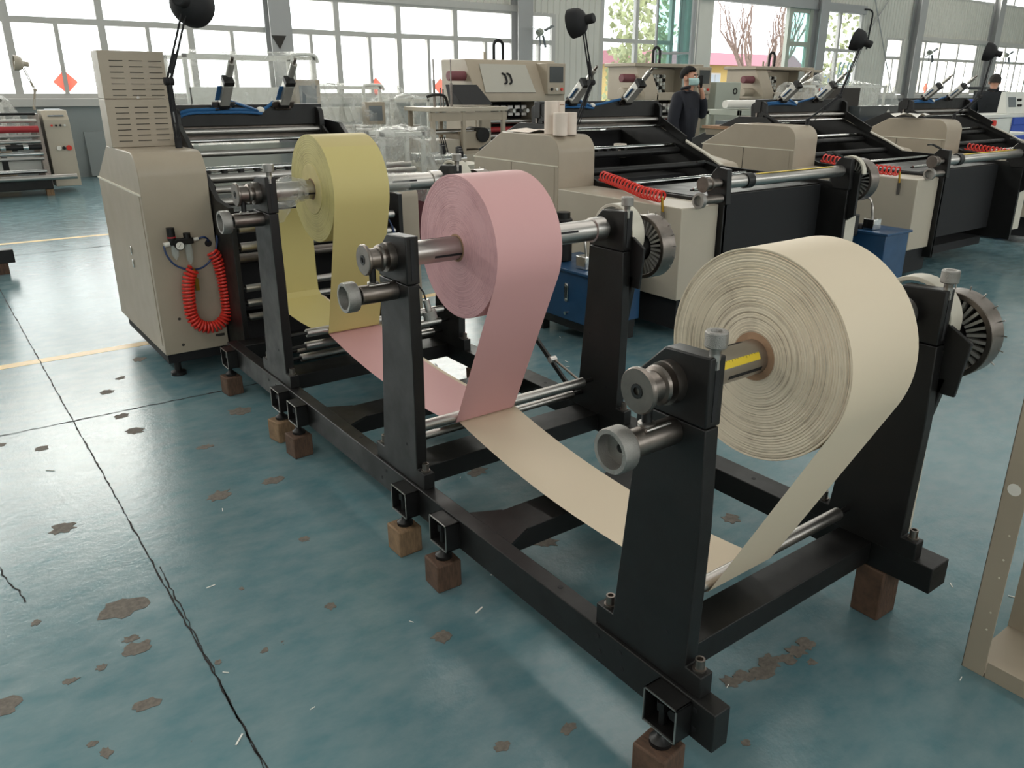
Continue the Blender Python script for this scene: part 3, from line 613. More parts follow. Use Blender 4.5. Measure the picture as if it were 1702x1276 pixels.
for k, (yo, dz) in enumerate(ST):
    Rk, x0, Wk = RR[k]; C = (YC+yo, ZC+dz); pm, wm, lab, ri = NM[k]
    nr, amp = ((30, .0026), (44, .0008), (20, .0006))[k]; rnd = random.Random(k); pf = []
    for i in range(nr):                               # the wound layers stand slightly proud of one another
        a, b = ri+(Rk-ri)*i/nr, ri+(Rk-ri)*(i+1)/nr; d = amp*rnd.uniform(.2, 1)*(.35+.65*i/nr); pf += [(a+.0004, d), (a+(b-a)*.5, d*.1), (b-.0012, 0), (b-.0004, d)]
    m = MB().lathe((x0, C[0], C[1]), (1, 0, 0), pf+[(Rk-.001, 0), (Rk, .0015), (Rk, Wk-.0015), (Rk-.001, Wk)]+[(r_, Wk-h_) for r_, h_ in reversed(pf)], 96, True)
    ro = m.build('paper_roll', pm, None, 0, org=(x0+Wk/2, C[0], C[1]), label=lab, cat='paper roll', group='coloured paper rolls on the unwinding stands')
    MB().ring((x0-.001, C[0], C[1]), (x0+Wk+.001, C[0], C[1]), ri+.0005, .0435, 40).build('cardboard_core', 'cardboard', ro)
    if k == 2: MB().ring((x0-.0035, C[0], C[1]), (x0+.01, C[0], C[1]), .118, ri, 48).build('inner_winding', 'yellow_core', ro, .002)
    T = TURN[k]; n = tangent(C, Rk, T[:2], T[2]+.001); a0 = math.atan2(n.y, n.x)
    off = .001*(3-k)
    pts = arc(C, Rk+.0008, a0-R(70), a0, 14)
    a1 = a0 % (2*math.pi); pts += arc(T[:2], T[2]+off, a1, R(268), 8)
    last = (T[0], T[1]-T[2]-off)
    for j in range(k+1, 3):
        U = TURN[j]; q = (U[0]-.004, U[1]-U[2]-off); pts += sag(last, q, (.055, .045)[j-1]); pts.append(q); last = (U[0]+.006, U[1]-U[2]-off); pts.append(last)
    q = (3.52, .50-.008*(3-k)); pts += sag(last, q, .03, 10); pts += [q, (3.55, .52), (3.56, .62), (3.56, 1.0)] if k == 2 else [q, (3.60, .5-.008*(3-k))]
    th = MB(); th.strip([[(x0+.0005+(Wk-.001)*i/4, p[0], p[1]) for i in range(5)] for p in pts]); th.build('paper_web', wm, ro, sheet=True)
# ================================================================== the coating machines standing in a row
def helix(path, r_, turns, steps=14):
    """points of a coil wound round a polyline"""
    path = [Vector(p) for p in path]; seg = [(b-a).length for a, b in zip(path, path[1:])]; L = sum(seg); n = turns*steps; out = []
    prev = None
    for i in range(n+1):
        t = L*i/n; k = 0
        while k < len(seg)-1 and t > seg[k]: t -= seg[k]; k += 1
        a, b = path[k], path[k+1]; c = a.lerp(b, min(1, t/seg[k])); d = (b-a).normalized()
        # smooth the direction between segments
        f = t/seg[k]
        if k < len(seg)-1 and f > .5: d = d.lerp((path[k+2]-b).normalized(), (f-.5)).normalized()
        elif k > 0 and f < .5: d = d.lerp((a-path[k-1]).normalized(), (.5-f)).normalized()
        u = (prev-d*prev.dot(d)) if prev is not None else d.orthogonal(); u.normalize(); prev = u; w = d.cross(u); ang = 2*math.pi*i/steps
        out.append(c+(u*math.cos(ang)+w*math.sin(ang))*r_)
    return out
def cylinder_unit(par, x, y, z, d, blen=.20, s=1.0):
    """pneumatic cylinder leaning along d from its clevis at (x,y,z)"""
    d = Vector(d).normalized(); p = Vector((x, y, z)); q = p+d*blen; up_ = Vector((1, 0, 0))
    b = MB().bar(p+d*.02, q, .062*s, .062*s, up_).build('air_cylinder', 'alu', par, .006)
    MB().bar(p+d*.0, p+d*.03, .066*s, .066*s, up_).build('end_cap', 'black', b, .004); MB().bar(q, q+d*.035, .066*s, .066*s, up_).build('end_cap', 'black', b, .004)
    MB().cyl(q+d*.03, q+d*.075, .011, n=12).build('piston_rod', 'chrome', b); MB().cyl(q+d*.07, q+d*.17, .022, n=16).build('rod_sleeve', 'alu', b); MB().cyl(q+d*.17, q+d*.21, .010, n=12).build('rod_tip', 'steel_dark', b)
    m = MB(); s1 = Vector((1, 0, 0))
    for e in (-1, 1): m.bar(p+s1*e*.05-d*.02, p+s1*e*.05+d*.03, .008, .05, s1)
    m.bar(p-s1*.055-d*.015, p+s1*.055-d*.015, .05, .01, d); m.build('clevis', 'steel_dark', b)
    n_ = d.cross(s1); MB().bar(p-s1*.034+d*.05+n_*0, p-s1*.034+d*.17, .004, .05, s1).build('sensor_rail', 'blue_hose', b)
    return b
def coater(i, x0, Wd, label, first=False):
    t = thing('coating_machine', (x0+.9, 4.6, 0), label, 'machine', 'coating machines in a row')
    prof = rounded([(3.944, .15), (3.944, 1.305), (4.69, 1.305), (5.11, 1.09), (5.15, .15)], {1}, .13, 7)
    c = MB().prism(prof, 'x', x0, x0+.367).build('cabinet', 'beige', t, .005)
    d = B(x0-.004, x0+.004, 3.99, 5.10, .2, 1.075).build('side_door', 'beige', c, .002)
    B(x0-.006, x0, 3.948, 5.12, 1.077, 1.086).build('door_seam', 'seam', c)  # pale material paints in the white highlight along the seam
    if not first: B(x0-.006, x0, 4.55, 4.556, .2, 1.075).build('door_seam', 'slot', c)
    for z in (.60, .68): B(x0-.012, x0-.003, 4.40, 4.42, z, z+.05).build('door_latch', 'chrome', d, .002)
    # far side cabinet
    xr = x0+Wd
    fr_ = rounded([(3.95, .15), (3.95, 1.0), (4.6, 1.1), (5.3, 1.1), (5.3, .15)], {1}, .06, 4)
    MB().prism(fr_, 'x', xr+.04, xr+.32).build('cabinet', 'beige', t, .005)
    # black side frames
    if first: sp = [(3.64, .15), (3.64, 1.02), (3.86, 1.04), (4.15, 1.22), (4.45, 1.42), (4.95, 1.45), (5.6, 1.3), (5.6, .15)]
    else: sp = [(2.62, .2), (2.62, .93), (2.8, .97), (3.9, 1.0), (4.1, 1.09), (4.92, 1.40), (5.3, 1.36), (5.6, 1.1), (5.6, .2)]
    xl = x0+.372
    if first: MB().prism(sp, 'x', xl, xl+.03).build('side_frame', 'black', t, .003)
    else: MB().prism([(2.62, .2), (2.62, .93), (3.9, .95), (4.1, 1.02), (4.6, 1.36), (4.95, 1.36), (5.6, 1.1), (5.6, .2)], 'x', xl, xl+.03).build('side_frame', 'black', t, .003)
    MB().prism(sp, 'x', xr, xr+.03).build('side_frame', 'black', t, .003)
    if not first:
        m = MB(); pts = sp[2:6]
        for a, b in zip(pts[1:], pts[2:]): m.bar((xr+.015, a[0], a[1]+.006), (xr+.015, b[0], b[1]+.006), .05, .012)
        m.build('frame_cap', 'paint_white_dirty', t)
    # arms sloping down from the beam
    for xx in (xl+.035, xr-.05):
        MB().bar((xx+.01, 4.72, 1.40), (xx+.01, 4.02 if first else 4.3, 1.06 if first else 1.2), .018, .075).build('pressing_arm', 'black', t, .003)
    # beam with two air cylinders
    a, b = xl+.03, xr-.005
    MB().prism([(4.70, 1.40), (4.78, 1.40), (4.78, 1.535), (4.70, 1.535)], 'x', a, b).build('cross_beam', 'black', t, .004)
    for s_ in (0, 1):
        xx = b-.05 if s_ else a+.01
        MB().prism(rounded([(4.62, 1.30), (4.82, 1.30), (4.84, 1.50), (4.64, 1.52)], {0, 1, 2, 3}, .05, 4), 'x', xx, xx+.035).build('bearing_housing', 'black', t, .003)
    cx = (x0+.73, x0+1.13) if first else (x0+.73, x0+1.38)
    for x in cx: cylinder_unit(t, x, 4.68, 1.53, (0, -.72, .70) if first else (0, -.75, .66), .20 if first else .22, 1.0 if first else 1.25)
    pts = [(a+.02, 4.69, 1.44), (a+.1, 4.69, 1.50), (cx[0]+.1, 4.68, 1.505), (cx[0]+.25, 4.68, 1.50), (cx[1]-.06, 4.69, 1.55)]
    MB().tube(pts, .011, 8).build('air_hose', 'blue_hose', t); MB().tube([(p[0], p[1]-.012, p[2]-.018) for p in pts[:4]]+[(cx[0]+.04, 4.67, 1.56)], .009, 8).build('air_hose', 'blue_hose', t)
    MB().ball((cx[0]+.24, 4.675, 1.50), .03, .02, .02).build('hose_clip', 'plastic_white', t)
    # rods and rollers between the frames
    rods = [(4.66, 1.37, .020, 'steel'), (4.62, 1.315, .012, 'chrome'), (4.55, 1.24, .020, 'steel'), (4.45, 1.15, .018, 'chrome'), (4.40, 1.10, .03, 'steel'), (4.32, 1.04, .022, 'steel'), (4.25, .97, .026, 'steel')]
    if first: rods += [(3.68, .895, .026, 'steel'), (3.68, .79, .026, 'steel'), (3.67, .552, .022, 'steel'), (3.67, .463, .022, 'steel'), (3.67, .379, .022, 'steel'), (3.8, .70, .03, 'steel_dark'), (4.1, .88, .04, 'steel')]
    else: rods = [rods[0], rods[1], rods[3], (4.40, 1.10, .03, 'black'), (4.1, 1.0, .03, 'black'), (3.6, .96, .018, 'chrome'), (3.3, .90, .018, 'chrome'), (2.95, .98, .012, 'chrome')]
    for (y, z, r_, mt) in rods:
        o = MB().cyl((xl+.05, y, z), (xr-.02, y, z), r_, n=20).build('roller', mt, t); MB().cyl((xl+.02, y, z), (xr, y, z), r_*.5, n=10).build('roller_axle', 'black', o)
    B(xl+.03, xr, 4.74, 4.76, 1.30, 1.40).build('doctor_plate', 'steel_dark', t)
    B(xl+.03, xr, 5.2, 5.22, .3, 1.25).build('back_panel', 'acrylic' if first else 'black_matte', t)
    B(xl+.03, xr, 4.3, 5.2, .25, .9).build('glue_tank', 'black_matte', t)
    for k in range(7):
        x = xl+.12+k*.105
        if x < xr-.1: B(x, x+.028, 4.40, 4.45, 1.11, 1.15).build('collar', 'black', t, .003)
    B(x0+.42, xr, 2.9 if not first else 3.66, 5.5, .12, .2).build('base', 'black_matte', t)
    B(x0+.02, x0+.34, 4.0, 5.05, .08, .15).build('plinth', 'black_matte', t)
    for (x, y) in ((x0+.07, 4.02), (x0+.3, 5.0), (xr+.2, 4.1), (xr+.2, 5.0)): MB().lathe((x, y, 0), (0, 0, 1), [(.045, 0), (.045, .02), (.02, .03), (.02, .13)], 16).build('machine_foot', 'black', t)
    if not first:
        fc = B(x0, x0+.362, 2.66, 3.942, .30, .918).build('front_cover', 'beige_light', t, .006)
        MB().prism([(2.70, .08), (3.95, .08), (3.95, .3), (2.70, .3)], 'x', x0+.05, x0+.42).build('plinth', 'black_matte', t)
        B(x0+.366, x0+.40, 2.62, 3.6, .2, .94).build('front_post', 'black', t, .003)
        MB().prism([(2.86, .3), (2.90, .3), (2.90, .935), (2.86, .935)], 'x', xl+.03, xr).build('apron_panel', 'black_matte', t)
        B(xl+.03, xr, 2.88, 3.5, .93, .945).build('apron_top', 'black', t)
        m = MB().tube(helix([(x0+.375, 3.86, 1.00), (x0+.25, 3.5, .985), (x0+.12, 3.15, .965), (x0+.0, 2.84, .975)], .036, 19), .0075, 6); h_ = m.build('coil_hose', 'red', t)
        MB().cyl((x0-.015, 2.83, .975), (x0-.012, 2.82, .88), .009, n=12).build('hose_fitting', 'brass', h_); MB().bar((x0-.012, 2.82, .88), (x0-.008, 2.82, .78), .03, .006, (1, 0, 0)).build('fitting_bracket', 'steel', h_)
        # shaft support, brake and blue tank
        blk = lambda x: MB().prism([(2.60, .92), (2.74, .92), (2.78, 1.0), (2.74, 1.12), (2.70, 1.16), (2.61, 1.15)], 'x', x, x+.05)
        bb = blk(x0+.36).build('bearing_block', 'black', t, .004); b2 = blk(xr-.02).build('bearing_block', 'black', t, .004)
        for x, bp in ((x0+.38, bb), (xr, b2)): MB().bar((x, 2.70, 1.16), (x-.12, 2.72, 1.20), .02, .012).build('clamp_lever', 'black', bp); MB().bar((x-.12, 2.72, 1.20), (x-.2, 2.72, 1.20), .012, .012).build('clamp_lever', 'black', bp)
        y, z = 2.66, 1.06
        MB().cyl((x0+.35, y-.02, z-.10), (x0+.15, y-.02, z-.10), .03, n=20).build('adjuster_sleeve', 'steel_dark', bb); MB().lathe((x0+.16, y-.02, z-.10), (-1, 0, 0), [(0, 0), (.048, 0), (.05, .003), (.05, .036), (.036, .036), (.034, .015), (0, .015)], 28).build('adjuster_handwheel', 'knurl', bb)
        cz, cy = z-.08, y-.0
        br = MB().ring((xr+.11, cy, cz), (xr+.22, cy, cz), .165, .142, 40).build('brake_drum', 'steel_dark', t, .003); MB().cyl((xr+.165, cy, cz), (xr+.225, cy, cz), .144, n=36).build('drum_disc', 'black_matte', br); MB().cyl((xr+.03, cy, cz), (xr+.19, cy, cz), .06, n=20).build('drum_hub', 'black', br)
        for k in range(26):
            a_ = 2*math.pi*k/26; c_, s_ = math.cos(a_), math.sin(a_); MB().bar((xr+.13, cy+c_*.075, cz+s_*.075), (xr+.13, cy+c_*.142, cz+s_*.142), .035, .010, (0, -s_, c_)).build('cooling_fin', 'alu', br)
        arc_ = [(cy+.13*math.cos(R(a_)), cz+.06+.13*math.sin(R(a_))) for a_ in range(20, 181, 16)]+[(cy+.118*math.cos(R(a_)), cz+.06+.118*math.sin(R(a_))) for a_ in range(180, 19, -16)]
        MB().prism(arc_, 'x', xr+.035, xr+.08).build('guard_shell', 'paint_white_dirty', t); MB().prism([(2.56, .72), (2.7, .62), (2.85, .72), (2.80, 1.05), (2.55, 1.05)], 'x', xr+.03, xr+.06).build('brake_bracket', 'black', t, .003)
        B(xr+.035, xr+.17, 2.62, 2.70, .30, .70).build('cover_strip', 'paint_white_dirty', t); B(xr+.19, xr+.30, 2.66, 2.74, .52, .70).build('valve_body', 'black', t, .01)
        # shaft lying in the supports
        sl = ('bare steel unwinding shaft on the machine with paper tubes on its cabinet', 'bare steel unwinding shaft on the machine beside the blue tank and red hose', 'bare steel unwinding shaft on the furthest machine with small white cloth')[i-2]
        s_ = thing('air_shaft', ((x0+xr)/2, y, z), sl, 'shaft', 'empty shafts on the machines behind')
        MB().lathe((x0+.43, y, z), (1, 0, 0), [(.028, -.03), (.042, 0), (.042, Wd-.50), (.028, Wd-.47)], 28).build('shaft_tube', 'steel', s_)
        MB().lathe((x0+.18, y, z), (1, 0, 0), [(0, 0), (.05, 0), (.052, .003), (.052, .012), (.036, .016), (.036, .06), (.045, .065), (.045, .075), (.03, .08), (.03, .17)], 28).build('end_spool', 'steel_dark', s_)
        MB().ring((x0+.60, y, z), (x0+.67, y, z), .052, .043, 28).build('stop_collar', 'black', s_)
        MB().bar((x0+.72, y-.012, z+.0415), (xr-.2, y-.012, z+.0415), .02, .003).build('tape_measure', 'yellow_tape', s_)
    return t
m1 = coater(1, -.262, 1.42, 'beige coating machine with louvred control box and red coiled hose on its end', True)
m2 = coater(2, 2.70, 1.83, 'beige and black coating machine with paper tubes standing on its cabinet')
m3 = coater(3, 5.66, 1.95, 'beige and black coating machine behind the blue oil tank with bent-arm lamp')
m4 = coater(4, 8.62, 1.95, 'furthest beige coating machine with two slanted cylinders and folded cloth')
# --- extras of the first machine: control box, air unit, coiled hose
bx = MB().box(-.27, .085, 4.45, 4.63, 1.306, 1.575).box(-.27, .085, 4.45, 4.63, 1.578, 1.84).build('control_box', 'beige', m1, .003)
for r_ in range(14):
    z = 1.34+r_*.0315+(.035 if r_ > 6 else 0)
    for c in range(3):
        x = -.228+c*.105+(r_*.001)
        B(x, x+.072, 4.4465, 4.452, z, z+.0038).build('louvre_slot', 'slot', bx)
MB().cyl((-.09, 4.445, 1.585), (-.09, 4.45, 1.585), .008, n=12).build('box_screw', 'steel', bx)
Yf = 3.944
g = MB(); g.box(-.16, -.03, Yf-.05, Yf-.012, .80, .835); ar = g.build('air_regulator', 'black', m1, .006)
MB().cyl((-.145, Yf-.035, .83), (-.145, Yf-.035, .90), .022, n=18).build('regulator_cap', 'black', ar); MB().ring((-.145, Yf-.035, .842), (-.145, Yf-.035, .85), .0235, .021, 18).build('cap_ring', 'red_dark', ar)
MB().cyl((-.115, Yf-.05, .80), (-.115, Yf-.075, .80), .026, n=24).build('gauge_body', 'black', ar); MB().cyl((-.115, Yf-.0745, .80), (-.115, Yf-.0765, .80), .022, n=24).build('gauge_face', 'plastic_white', ar); MB().bar((-.125, Yf-.0772, .79), (-.108, Yf-.0772, .812), .002, .001).build('gauge_needle', 'black_matte', ar)
for x, l in ((-.135, .075), (-.06, .11)): MB().lathe((x, Yf-.032, .80), (0, 0, -1), [(.02, 0), (.02, l*.8), (.01, l), (.005, l+.01), (0, l+.01)], 18).build('filter_bowl', 'bowl', ar)
MB().cyl((-.06, Yf-.03, .83), (-.06, Yf-.03, .862), .02, n=16).build('lubricator_cap', 'black', ar)
MB().cyl((-.155, Yf-.03, .81), (-.19, Yf-.03, .805), .014, n=12).build('port_fitting', 'plastic_white', ar); MB().cyl((-.03, Yf-.03, .82), (.0, Yf-.03, .822), .010, n=12).build('port_fitting', 'plastic_white', ar)
MB().tube([(-.19, Yf-.03, .80), (-.185, Yf-.04, .75), (-.15, Yf-.05, .69), (-.08, Yf-.055, .655), (.0, Yf-.055, .66), (.07, Yf-.05, .72), (.10, Yf-.04, .79), (.105, Yf-.03, .83)], .0055, 8).build('air_hose', 'navy_hose', m1)
MB().tube([(.0, Yf-.03, .822), (.03, Yf-.04, .83), (.055, Yf-.03, .81), (.06, Yf+.01, .79)], .0055, 8).build('air_hose', 'navy_hose', m1)
MB().cyl((.06, Yf-.004, .785), (.06, Yf+.002, .785), .02, n=20).build('cable_gland', 'rubber', m1)
path = [(-.055, Yf-.06, .66), (-.085, Yf-.06, .62), (-.10, Yf-.06, .56), (-.105, Yf-.06, .47)]
path += [(-.0+.105*math.cos(R(a)), Yf-.06, .40+.105*math.sin(R(a))) for a in range(180, 361, 20)]+[(.105, Yf-.06, .50), (.10, Yf-.06, .60), (.085, Yf-.06, .69), (.062, Yf-.055, .745)]
ch = MB().tube(helix(path, .030, 46, 12), .0078, 6).build('coil_hose', 'red', m1)
MB().cyl((-.055, Yf-.06, .66), (-.05, Yf-.06, .60), .008, n=10).build('hose_fitting', 'brass', ch); MB().bar((-.05, Yf-.06, .60), (-.05, Yf-.06, .53), .02, .02).build('hose_fitting', 'brass', ch)
for (x, z) in ((-.16, .36), (-.16, .20), (.04, .225)): MB().cyl((x, Yf-.001, z), (x, Yf+.002, z), .009, n=14).build('bolt_hole', 'slot', m1)
B(.045, .085, Yf-.002, Yf+.002, .215, .232).build('vent_hole', 'slot', m1)
for z in (1.0, .65, .45): B(.104, .112, Yf+.01, Yf+.05, z, z+.06).build('hinge', 'black', m1)
MB().tube([(.95, 3.9, .8), (1.0, 3.8, .9), (1.08, 3.7, .9), (1.12, 3.65, .8), (1.1, 3.6, .7)], .006, 8).build('air_hose', 'navy_hose', m1)
# --- lamps on folding arms clamped to the machines
def lamp(name_l, base, elbow, head, aim, s=1.0, mt='black_matte'):
    t = thing('work_lamp', base, name_l, 'lamp', 'folding-arm work lamps on the machines')
    base, elbow, head, aim = map(Vector, (base, elbow, head, aim)); off = Vector((.012, 0, 0)); dd = aim.normalized()
    MB().cyl(base, base+Vector((0, 0, .06)), .02, n=14).build('clamp', mt, t)
    for a, b, nm in ((base+Vector((0, 0, .05)), elbow, 'lower_arm'), (elbow, head, 'upper_arm')):
        m = MB()
        for e in (-1, 1): m.cyl(a+off*e, b+off*e, .006, n=8)
        m.build(nm, mt, t)
    a = base.lerp(elbow, .55); b = base.lerp(elbow, .95); MB().cyl(a, b, .011, n=10).build('arm_spring', mt, t)
    a = elbow.lerp(head, .1); b = elbow.lerp(head, .35); MB().cyl(a, b, .011, n=10).build('arm_spring', mt, t)
    MB().cyl(elbow-Vector((.025, 0, 0)), elbow+Vector((.025, 0, 0)), .022, n=16).build('elbow_joint', mt, t)
    MB().lathe(head-dd*.10*s, dd, [(0, 0), (.03*s, .0), (.036*s, .006), (.036*s, .065*s), (.05*s, .075*s), (.078*s, .09*s), (.096*s, .115*s), (.105*s, .15*s), (.108*s, .195*s), (.103*s, .195*s), (.09*s, .12*s), (.04*s, .085*s), (0, .085*s)], 28).build('lamp_shade', mt, t)
    MB().ball(head+dd*.06*s, .03*s, n=12, m=8).build('bulb', 'plastic_white', t)
    MB().tube([base.lerp(elbow, .1)+Vector((0, -.02, 0)), elbow+Vector((0, -.03, .01)), head+Vector((0, -.015, -.03))], .003, 6).build('lamp_cable', mt, t)
    return t
lamp('black folding-arm lamp rising from the louvred control box machine', (.05, 4.25, 1.307), (.045, 4.25, 1.676), (.20, 4.25, 2.10), (.6, .75, -.1), 1.12)
lamp('black folding-arm lamp beside the paper tubes on the second machine', (3.03, 4.15, 1.307), (3.19, 4.15, 1.689), (3.08, 4.15, 2.13), (-.4, .88, -.2))
lamp('black folding-arm lamp with long low elbow on the third machine', (5.98, 4.05, 1.307), (6.47, 4.05, 1.575), (6.76, 4.05, 2.10), (-.3, .9, .32))
lamp('black folding-arm lamp on the furthest machine before the seated desk', (8.94, 4.05, 1.307), (9.51, 4.05, 1.56), (9.64, 4.05, 2.07), (-.3, .93, .2))
# --- paper tubes and small rolls on the machines
for k, (x, y, hh, r_, lab) in enumerate(((2.83, 4.20, .245, .055, 'tallest white paper tube standing at the back of the cabinet top'), (2.935, 4.25, .245, .055, 'tall white paper tube with a brown mark beside the lamp'), (2.775, 4.02, .165, .055, 'short white paper tube at the front of the cabinet top'), (2.90, 4.06, .165, .055, 'short white paper tube nearest the lamp foot'))):
    t = MB().ring((x, y, 1.306), (x, y, 1.306+hh), r_, r_*.55, 28).build('paper_tube', 'paper_tube', None, .002, label=lab, cat='paper tube', group='paper tubes on the cabinet')
    if k == 1: B(x-.02, x+.02, y-r_-.001, y-r_+.006, 1.52, 1.528).build('tube_mark', 'cardboard', t)
MB().ring((4.05, 4.7, 1.04), (4.05, 4.7, 1.16), .06, .02, 24).build('paper_tube', 'paper_tube', None, .002, label='small squat paper roll lying on the second machine table', cat='paper tube')
m = MB(); rows = [[(2.72+.11*i, 4.35+.08*j, 1.31+.02*abs(math.sin(i*1.7+j))*(1 if 0 < i < 3 else 0)) for i in range(4)] for j in range(5)]; rows = [[(x, y, z+.002) for x, y, z in r_] for r_ in rows]; m.strip(rows).build('paper_sheet', 'paper_tube', None, sheet=True, label='crumpled white sheet behind the paper tubes', cat='paper')
m = MB(); rows = [[(8.55+.1*i, 4.3+.07*j, 1.32+.05*abs(math.sin(i*1.3+j*.8))) for i in range(4)] for j in range(6)]; m.strip(rows).build('cloth', 'plastic_white', None, sheet=True, label='folded white cloth on the furthest machine cabinet', cat='cloth')
# --- blue oil tanks
def tank(x0, x1, y0, y1, z0, z1, lab, pale=False):
    t = thing('oil_tank', ((x0+x1)/2, (y0+y1)/2, 0), lab, 'tank', 'blue oil tanks beside the machines')
    B(x0, x1, y0, y1, z0, z1-.02).build('tank_body', 'blue', t, .006); B(x0-.02, x1+.02, y0-.02, y1+.02, z1-.02, z1).build('tank_lid', 'blue', t, .004)
    B(x0+.02, x1-.02, y0+.02, y1-.02, z0-.06, z0).build('tank_base', 'black', t); 
    for x in (x0+.05, x1-.05):
        for y in (y0+.06, y1-.06): B(x-.03, x+.03, y-.03, y+.03, 0, z0-.06).build('tank_foot', 'black', t)
    ym = y0+(y1-y0)*.42; lg = MB().prism(rounded([(ym-.018, z0+.13), (ym+.018, z0+.13), (ym+.018, z0+.26), (ym-.018, z0+.26)], {0, 1, 2, 3}, .016, 4), 'x', x0-.014, x0).build('level_gauge', 'chrome', t, .002); B(x0-.016, x0-.013, ym-.007, ym+.007, z0+.16, z0+.23).build('gauge_glass', 'screen_dark', lg)
    for z in (z0+.145, z0+.245): MB().cyl((x0-.02, ym, z), (x0-.013, ym, z), .008, n=10).build('gauge_bolt', 'steel', lg)
    MB().cyl((x0-.02, ym, z0+.05), (x0, ym, z0+.05), .012, n=10).build('drain_plug', 'chrome', t)
    pl = B(x0-.003, x0, y1-.17, y1-.06, z0+.16, z0+.30).build('name_plate', 'plastic_white', t)
    for q in range(4): B(x0-.004, x0-.002, y1-.16, y1-.08, z0+.19+q*.025, z0+.195+q*.025).build('print_line', 'screen', pl)
    mo = MB().cyl((x0+.14, y0+.5, z1), (x0+.14, y0+.5, z1+.3), .065, n=20).build('pump_motor', 'black', t, .01); MB().cyl((x0+.14, y0+.5, z1+.3), (x0+.14, y0+.5, z1+.34), .05, n=20).build('motor_cap', 'black', mo)
    B(x0+.05, x0+.16, y0+.15, y0+.25, z1, z1+.09).build('valve_block', 'chrome', t, .006); MB().tube([(x0+.1, y0+.2, z1+.09), (x0+.1, y0+.22, z1+.2), (x0+.16, y0+.3, z1+.24), (x0+.14, y0+.45, z1+.2)], .01, 8).build('pipe', 'steel', t)
    MB().lathe((x0+.06, y1-.12, z1), (0, 0, 1), [(.03, 0), (.03, .03), (.022, .04), (0, .04)], 14).build('filler_cap', 'black', t)
    return t
tank(2.17, 2.60, 2.90, 3.55, .14, .50, 'blue steel oil tank with level gauge and name plate before the second machine')
tank(4.90, 5.25, 2.45, 2.85, .14, .56, 'blue steel oil tank standing beside the brake of the second machine')
